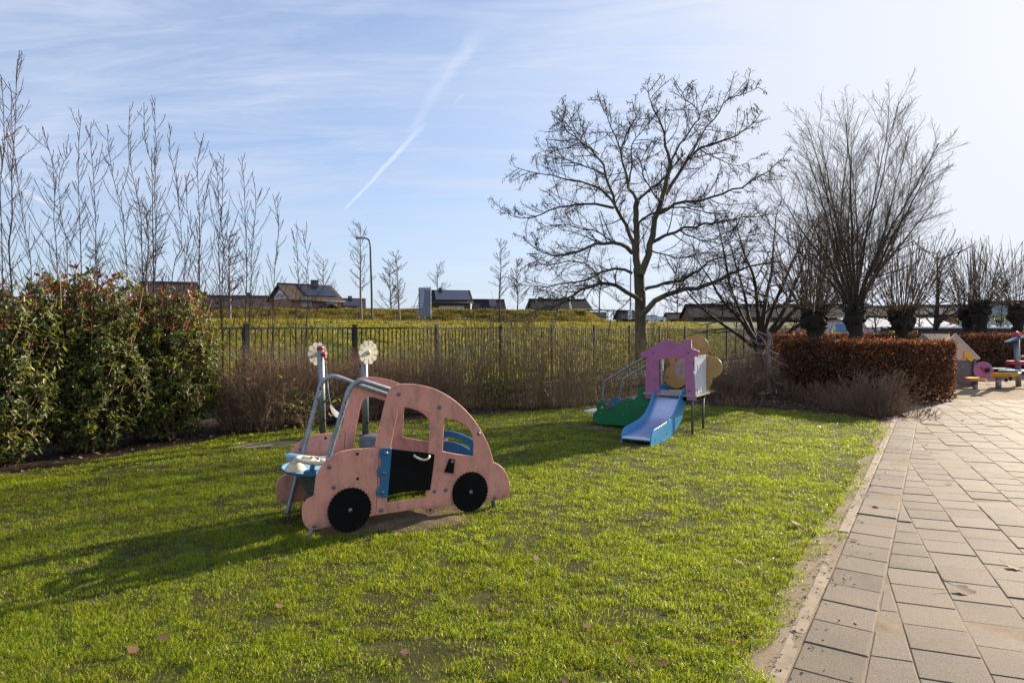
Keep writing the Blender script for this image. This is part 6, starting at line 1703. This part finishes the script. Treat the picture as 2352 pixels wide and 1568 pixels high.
def leaf_mass(c, rx, ry, H, n, label, leaf=.09, mat=None, name='evergreen_shrub', group=None, box=False):
    o = thing(name, label, 'shrub' if not box else 'hedge', (c[0], c[1], 0), 0, group)
    u = RNG.normal(size=(n, 3)); u = unit(u) * (RNG.random((n, 1)) ** .4)
    if box: u = RNG.uniform(-1, 1, (n, 3)); ax = RNG.integers(0, 3, n); u[np.arange(n), ax] = np.sign(u[np.arange(n), ax]) * (1 - np.abs(RNG.normal(0, .05, n)))
    p = u * np.array([rx, ry, H / 2]) + np.array([c[0], c[1], H / 2 + .02])
    p += .12 * (vnoise(p[:, 0] * 1.0, p[:, 2] * 1.0, .4) - .5)[:, None] * u
    p[:, 2] = np.maximum(p[:, 2], .02)
    v, q = leaves(p, RNG.normal(size=(n, 3)) + u * .4, u + RNG.normal(size=(n, 3)) * .5, RNG.uniform(.7, 1.2, n) * leaf, RNG.uniform(.4, .6, n) * leaf)
    obj('foliage', np_mesh(v, q), mat or M_PHOT, o)
    st = Twigs()
    for k in range(24):
        e = Vector((c[0] + random.uniform(-.7, .7) * rx, c[1] + random.uniform(-.7, .7) * ry, H * random.uniform(.5, .9))); b_ = Vector((c[0] + random.gauss(0, .1) * rx, c[1], 0))
        st.add([b_, b_.lerp(e, .5) + rv() * .05, e], [.02, .014, .006], 4)
    obj('stems', st, M_DARKBARK, o)
    return o
M_PRIVET = leafy('privet_leaf', [(0, (.04, .055, .02)), (.5, (.09, .11, .035)), (1, (.17, .17, .06))], .5, .35, (1.4, 1.4, .6))
leaf_mass((17.0, 28.5), .75, .6, 1.85, 1600, 'dark evergreen shrub right of the pink castle playhouse', .08)
leaf_mass((13.9, 28.6), .9, .5, 1.75, 900, 'loose evergreen shrub in front of the added white slab', .08)
leaf_mass((28.6, 36.5), 3.2, .7, 2.3, 9000, 'clipped grey green privet hedge behind the board fence at the right', .11, M_PRIVET, 'privet_hedge', box=True)

# pink castle playhouse
PH_ = at(1960, 775, 25.5); PH_.z = 0
cp = thing('castle_playhouse', 'pink toy castle playhouse with blue roof behind the second beech hedge', 'playhouse', PH_)
pa = Pl((at(1922, 770, 25.5).x, 25.5), (1, -.15)); qz = lambda x, y: pa.st(x, y)
xr = qz(2001, 760)[0]; xg = qz(1979, 760)[0]; xb0, zb0 = qz(1922, 761); xb1, zb1 = qz(1951, 748.5)
obj('gable', flat([[(xg - .02, 0, 1), (xr, 0, 1), (xr, qz(2000, 753)[1], 1), (xr - .05, qz(1998, 752)[1], 1), (xr - .08, qz(1996, 758)[1], 1), (xg + .08, qz(1983, 741)[1], 1), (xg - .02, qz(1979, 756)[1], 1)], [(xg + .06, qz(1983, 768)[1], 1), (xg + .18, qz(1990, 768)[1], 1), (xg + .18, qz(1990, 762)[1], 1), (xg + .06, qz(1983, 762)[1], 1)]], .03, .004, M=pa.M(0)), M_PALEPINK, cp)
obj('back_board', MB().box((0, 0, 0), (xr, .03, .9), Matrix.Translation(pa.P(xr / 2, .45, .75))), M_RED, cp)
obj('side_wall', MB().box((0, 0, 0), (xb1 + .1, .03, 1.33), Matrix.Translation(pa.P(xb1 / 2, .665, .06))), basic('dark_red_board', (.16, .03, .035), .5), cp)
mb = MB(); q = [pa.P(xb0 - .05, zb0 - .02, -.08), pa.P(xb1 + .35, zb0 - .02, -.08), pa.P(xb1 + .3, zb1 + .06, .35), pa.P(xb0 + .05, zb1 + .06, .35)]
mb.add(q + [p + Vector((0, 0, .03)) for p in q], [(3, 2, 1, 0), (4, 5, 6, 7), (0, 1, 5, 4), (1, 2, 6, 5), (2, 3, 7, 6), (3, 0, 4, 7)])
obj('roof', mb, M_BLUE, cp)
for k in range(7): obj('spot', MB().lathe([(.018, 0), (.018, .004), (0, .004)], 8, Matrix.Translation(pa.P(xg + .05 + .22 * random.random(), 1.42 + .2 * random.random(), -.016)) @ rotz_to(-pa.n)), M_HOLE, cp)

# ---- sand pit play things
z7 = lambda zx, zy: (2186.6 + .1289 * zx, 716.6 + .1289 * zy)
b = at(*z7(1188, 1330), 17.6); b.z = 0; t_ = at(*z7(1150, 470), 17.6)
pt = thing('play_tower', 'sand pit play column with red cap, blue tilted disc and red ring shelf', 'play column', b)
obj('post', MB().tube([b - Vector((0, 0, .05)), t_], .066, 16), M_GALV, pt)
ax_ = (t_ - b).normalized()
def disc(px_, Yd, r_, h, mat, name, tilt=(0, 0, 1), parent=None):
    c = at(*px_, Yd); return obj(name, MB().lathe([(0, -h / 2), (r_ - .01, -h / 2), (r_, -h / 2 + .008), (r_, h / 2 - .008), (r_ - .01, h / 2), (0, h / 2)], 36, Matrix.Translation(c) @ rotz_to(tilt), smooth=False), mat, parent or pt)
disc(z7(1125, 480), 17.6, .25, .03, M_BLUE, 'tilted_disc', (-.38, .12, 1))
disc(z7(1172, 902), 17.6, .27, .10, M_RED, 'ring_shelf', (0, 0, 1))
disc(z7(1178, 1046), 17.6, .44, .028, M_BLUE, 'round_shelf', (-.03, 0, 1))
obj('cap', MB().lathe([(.10, 0), (.085, .05), (.04, .13), (0, .15)], 18, Matrix.Translation(at(*z7(1150, 440), 17.6))), M_RED, pt)
obj('knob', MB().lathe([(0, -.04), (.04, -.02), (.04, .02), (0, .04)], 12, Matrix.Translation(at(*z7(1250, 790), 17.5))), M_CREAM, pt)
b = at(*z7(828, 1395), 16.8); b.z = 0
st_ = thing('sand_table', 'yellow trough sand table with a purple dial disc and blue edge boards', 'sand table', b)
obj('leg', MB().tube([b - Vector((0, 0, .05)), at(*z7(828, 1130), 16.8)], .066, 16), M_GALV, st_)
A, B = at(*z7(650, 1085), 16.8), at(*z7(1165, 1078), 16.9)
mb = MB(); vs = []; nn = 14
for i in range(nn + 1):
    f = i / nn; c = A.lerp(B, f); wdt = .22 * math.sin(math.pi * (.12 + .80 * f)) ** .5; dp = .125 * math.sin(math.pi * (.2 + .68 * f)) ** .6
    for yy, zz in ((-1, 0), (-.85, -.7), (-.4, -1), (.4, -1), (.85, -.7), (1, 0)): vs.append(c + Vector((0, yy * wdt, zz * dp)))
mb.add(vs, [(6 * i + j, 6 * i + j + 1, 6 * i + 7 + j, 6 * i + 6 + j) for i in range(nn) for j in range(5)], True)
obj('trough', mb, M_YELLOW, st_)
obj('rim', MB().tube([A.lerp(B, i / nn) + Vector((0, -.225 * math.sin(math.pi * (.12 + .80 * i / nn)) ** .5, .004)) for i in range(nn + 1)], .014, 8), M_YELLOW, st_)
obj('edge_board', MB().box(at(*z7(845, 1003), 17.05), (.52, .16, .022)), M_WHITEB, st_)
obj('edge_board', MB().box(at(*z7(1040, 1043), 16.75), (.48, .14, .022)), M_BLUE, st_)
obj('bow', MB().tube(smooth_path([at(*z7(*p), 16.65) for p in ((870, 1185), (940, 1172), (1000, 1140), (1050, 1095))], 4), .014, 8), M_GALV, st_)
for p in ((965, 1210), (1045, 1190)): obj('weight', MB().lathe([(0, -.05), (.035, -.03), (.04, .02), (.015, .05), (0, .05)], 10, Matrix.Translation(at(*z7(*p), 16.7))), M_HOLE, st_)
cd_ = at(*z7(557, 1030), 16.55); fd = Vector((-.35, -1, .05)).normalized()
dd_ = obj('dial_disc', MB().lathe([(0, -.012), (.205, -.012), (.212, -.006), (.212, .006), (.205, .012), (0, .012)], 36, Matrix.Translation(cd_) @ rotz_to(fd), smooth=False), M_PURPLE, st_)
Md = Matrix.Translation(cd_) @ rotz_to(fd)
for a in (30, 150, 270, 90): bolt(Md @ Vector((.15 * math.cos(R(a)), .15 * math.sin(R(a)), .012)), fd, dd_, .018)
obj('pointer', MB().box((0, 0, .022), (.05, .20, .02), Md @ Matrix.Rotation(.6, 4, 'Z')), M_RED, dd_)
kb = at(*z7(632, 1030), 16.5); obj('knob', MB().lathe([(0, -.02), (.055, -.015), (.06, .02), (.05, .05), (0, .055)], 16, Matrix.Translation(kb) @ rotz_to(fd)), M_HOLE, dd_)
b = at(*z7(412, 1393), 16.6); b.z = 0
tb_ = thing('play_table', 'low yellow round topped table on a purple board beside the sand table', 'table', b)
obj('leg', MB().tube([b - Vector((0, 0, .05)), at(*z7(412, 1225), 16.6)], .06, 16), M_GALV, tb_)
c = at(*z7(412, 1188), 16.6); obj('top', MB().lathe([(0, -.03), (.235, -.03), (.245, -.02), (.235, .03), (0, .03)], 32, Matrix.Translation(c), smooth=False), M_YELLOW, tb_)
obj('board', MB().box(at(*z7(440, 1220), 16.6), (.80, .42, .016)), M_PURPLE, tb_)
# little roofed house standing in the sand behind the near hedge
zb6 = lambda zx, zy: (1837.5 + .21875 * zx, 680 + .21875 * zy)
Yh = 16.9
lh = thing('sand_house', 'small sand pit play house with cream roof, grey walls and yellow round panel', 'playhouse', at(2185, 900, Yh).xy.to_3d())
hp_ = Pl((at(2120, 800, Yh).x, Yh), (.97, .24))
def ht(x, y): return hp_.st(x, y)
apx = ht(2192, 767); r_e = ht(2249, 824); half = r_e[0] - apx[0]; dropz = apx[1] - r_e[1]
al = ht(2122, 767)
def tri(ax, w, mat, name, col=None):
    return obj(name, flat([[(ax[0], ax[1], 1), (ax[0] + half, ax[1] - dropz, 1), (ax[0] + half - .08, ax[1] - dropz - .03, 1), (ax[0] - half + .08, ax[1] - dropz - .03, 1), (ax[0] - half, ax[1] - dropz, 1)]], .022, .003, M=hp_.M(w)), mat, lh)
tri(apx, 0, M_BEIGE, 'front_gable'); tri(al, .02, M_GREYB, 'side_gable')
hw = half + .05
q = [hp_.P(al[0], al[1] + .01, .06), hp_.P(apx[0], apx[1] + .01, .06), hp_.P(apx[0], apx[1] - .45, -.30 + .75), hp_.P(al[0], al[1] - .45, .45)]
mb = MB(); 
q2 = [hp_.P(al[0] + .04, al[1] + .004, .10), hp_.P(apx[0] - .04, apx[1] + .004, .10), hp_.P(apx[0] - .04, apx[1] - .38, -.02 + .05), hp_.P(al[0] + .04, al[1] - .38, .05)]
mb.add(q2 + [p + hp_.n * .018 for p in q2], [(0, 1, 2, 3), (7, 6, 5, 4), (0, 1, 5, 4), (1, 2, 6, 5), (2, 3, 7, 6), (3, 0, 4, 7)])
obj('roof_sheet', mb, M_CREAM, lh)
p0_, p1_ = hp_.P(apx[0], apx[1] + .01, -.02), hp_.P(r_e[0], r_e[1] + .01, -.02)
obj('barge_board', MB().tube([p0_, p1_], .017, 6), M_WHITEB, lh)
sx0 = ht(2226, 820); obj('yellow_panel', flat([[(sx0[0] - .20, sx0[1] - .02), (sx0[0] - .12, sx0[1] - .03), (sx0[0] + .0, sx0[1] - .10), (sx0[0] + .07, sx0[1] - .10, 1), (sx0[0] + .07, sx0[1] - .02), (sx0[0] + .01, sx0[1] + .10), (sx0[0] - .08, sx0[1] + .14), (sx0[0] - .20, sx0[1] + .14, 1)]], .02, .003, M=hp_.M(-.03)), M_YELLOW, lh)
wl_ = ht(2237, 870)[0]; wl0 = ht(2140, 870)[0]
obj('wall', MB().box((0, 0, 0), (wl_ - wl0, .03, r_e[1] + .02), Matrix.Translation(hp_.P((wl_ + wl0) / 2, (r_e[1] + .02) / 2, .03)) @ Matrix.Rotation(math.atan2(hp_.d.y, hp_.d.x), 4, 'Z')), M_GREYB, lh)
for s in (wl_, wl0): obj('post', MB().box((0, 0, 0), (.07, .07, r_e[1]), Matrix.Translation(hp_.P(s, r_e[1] / 2, .0))), M_GREYB, lh)
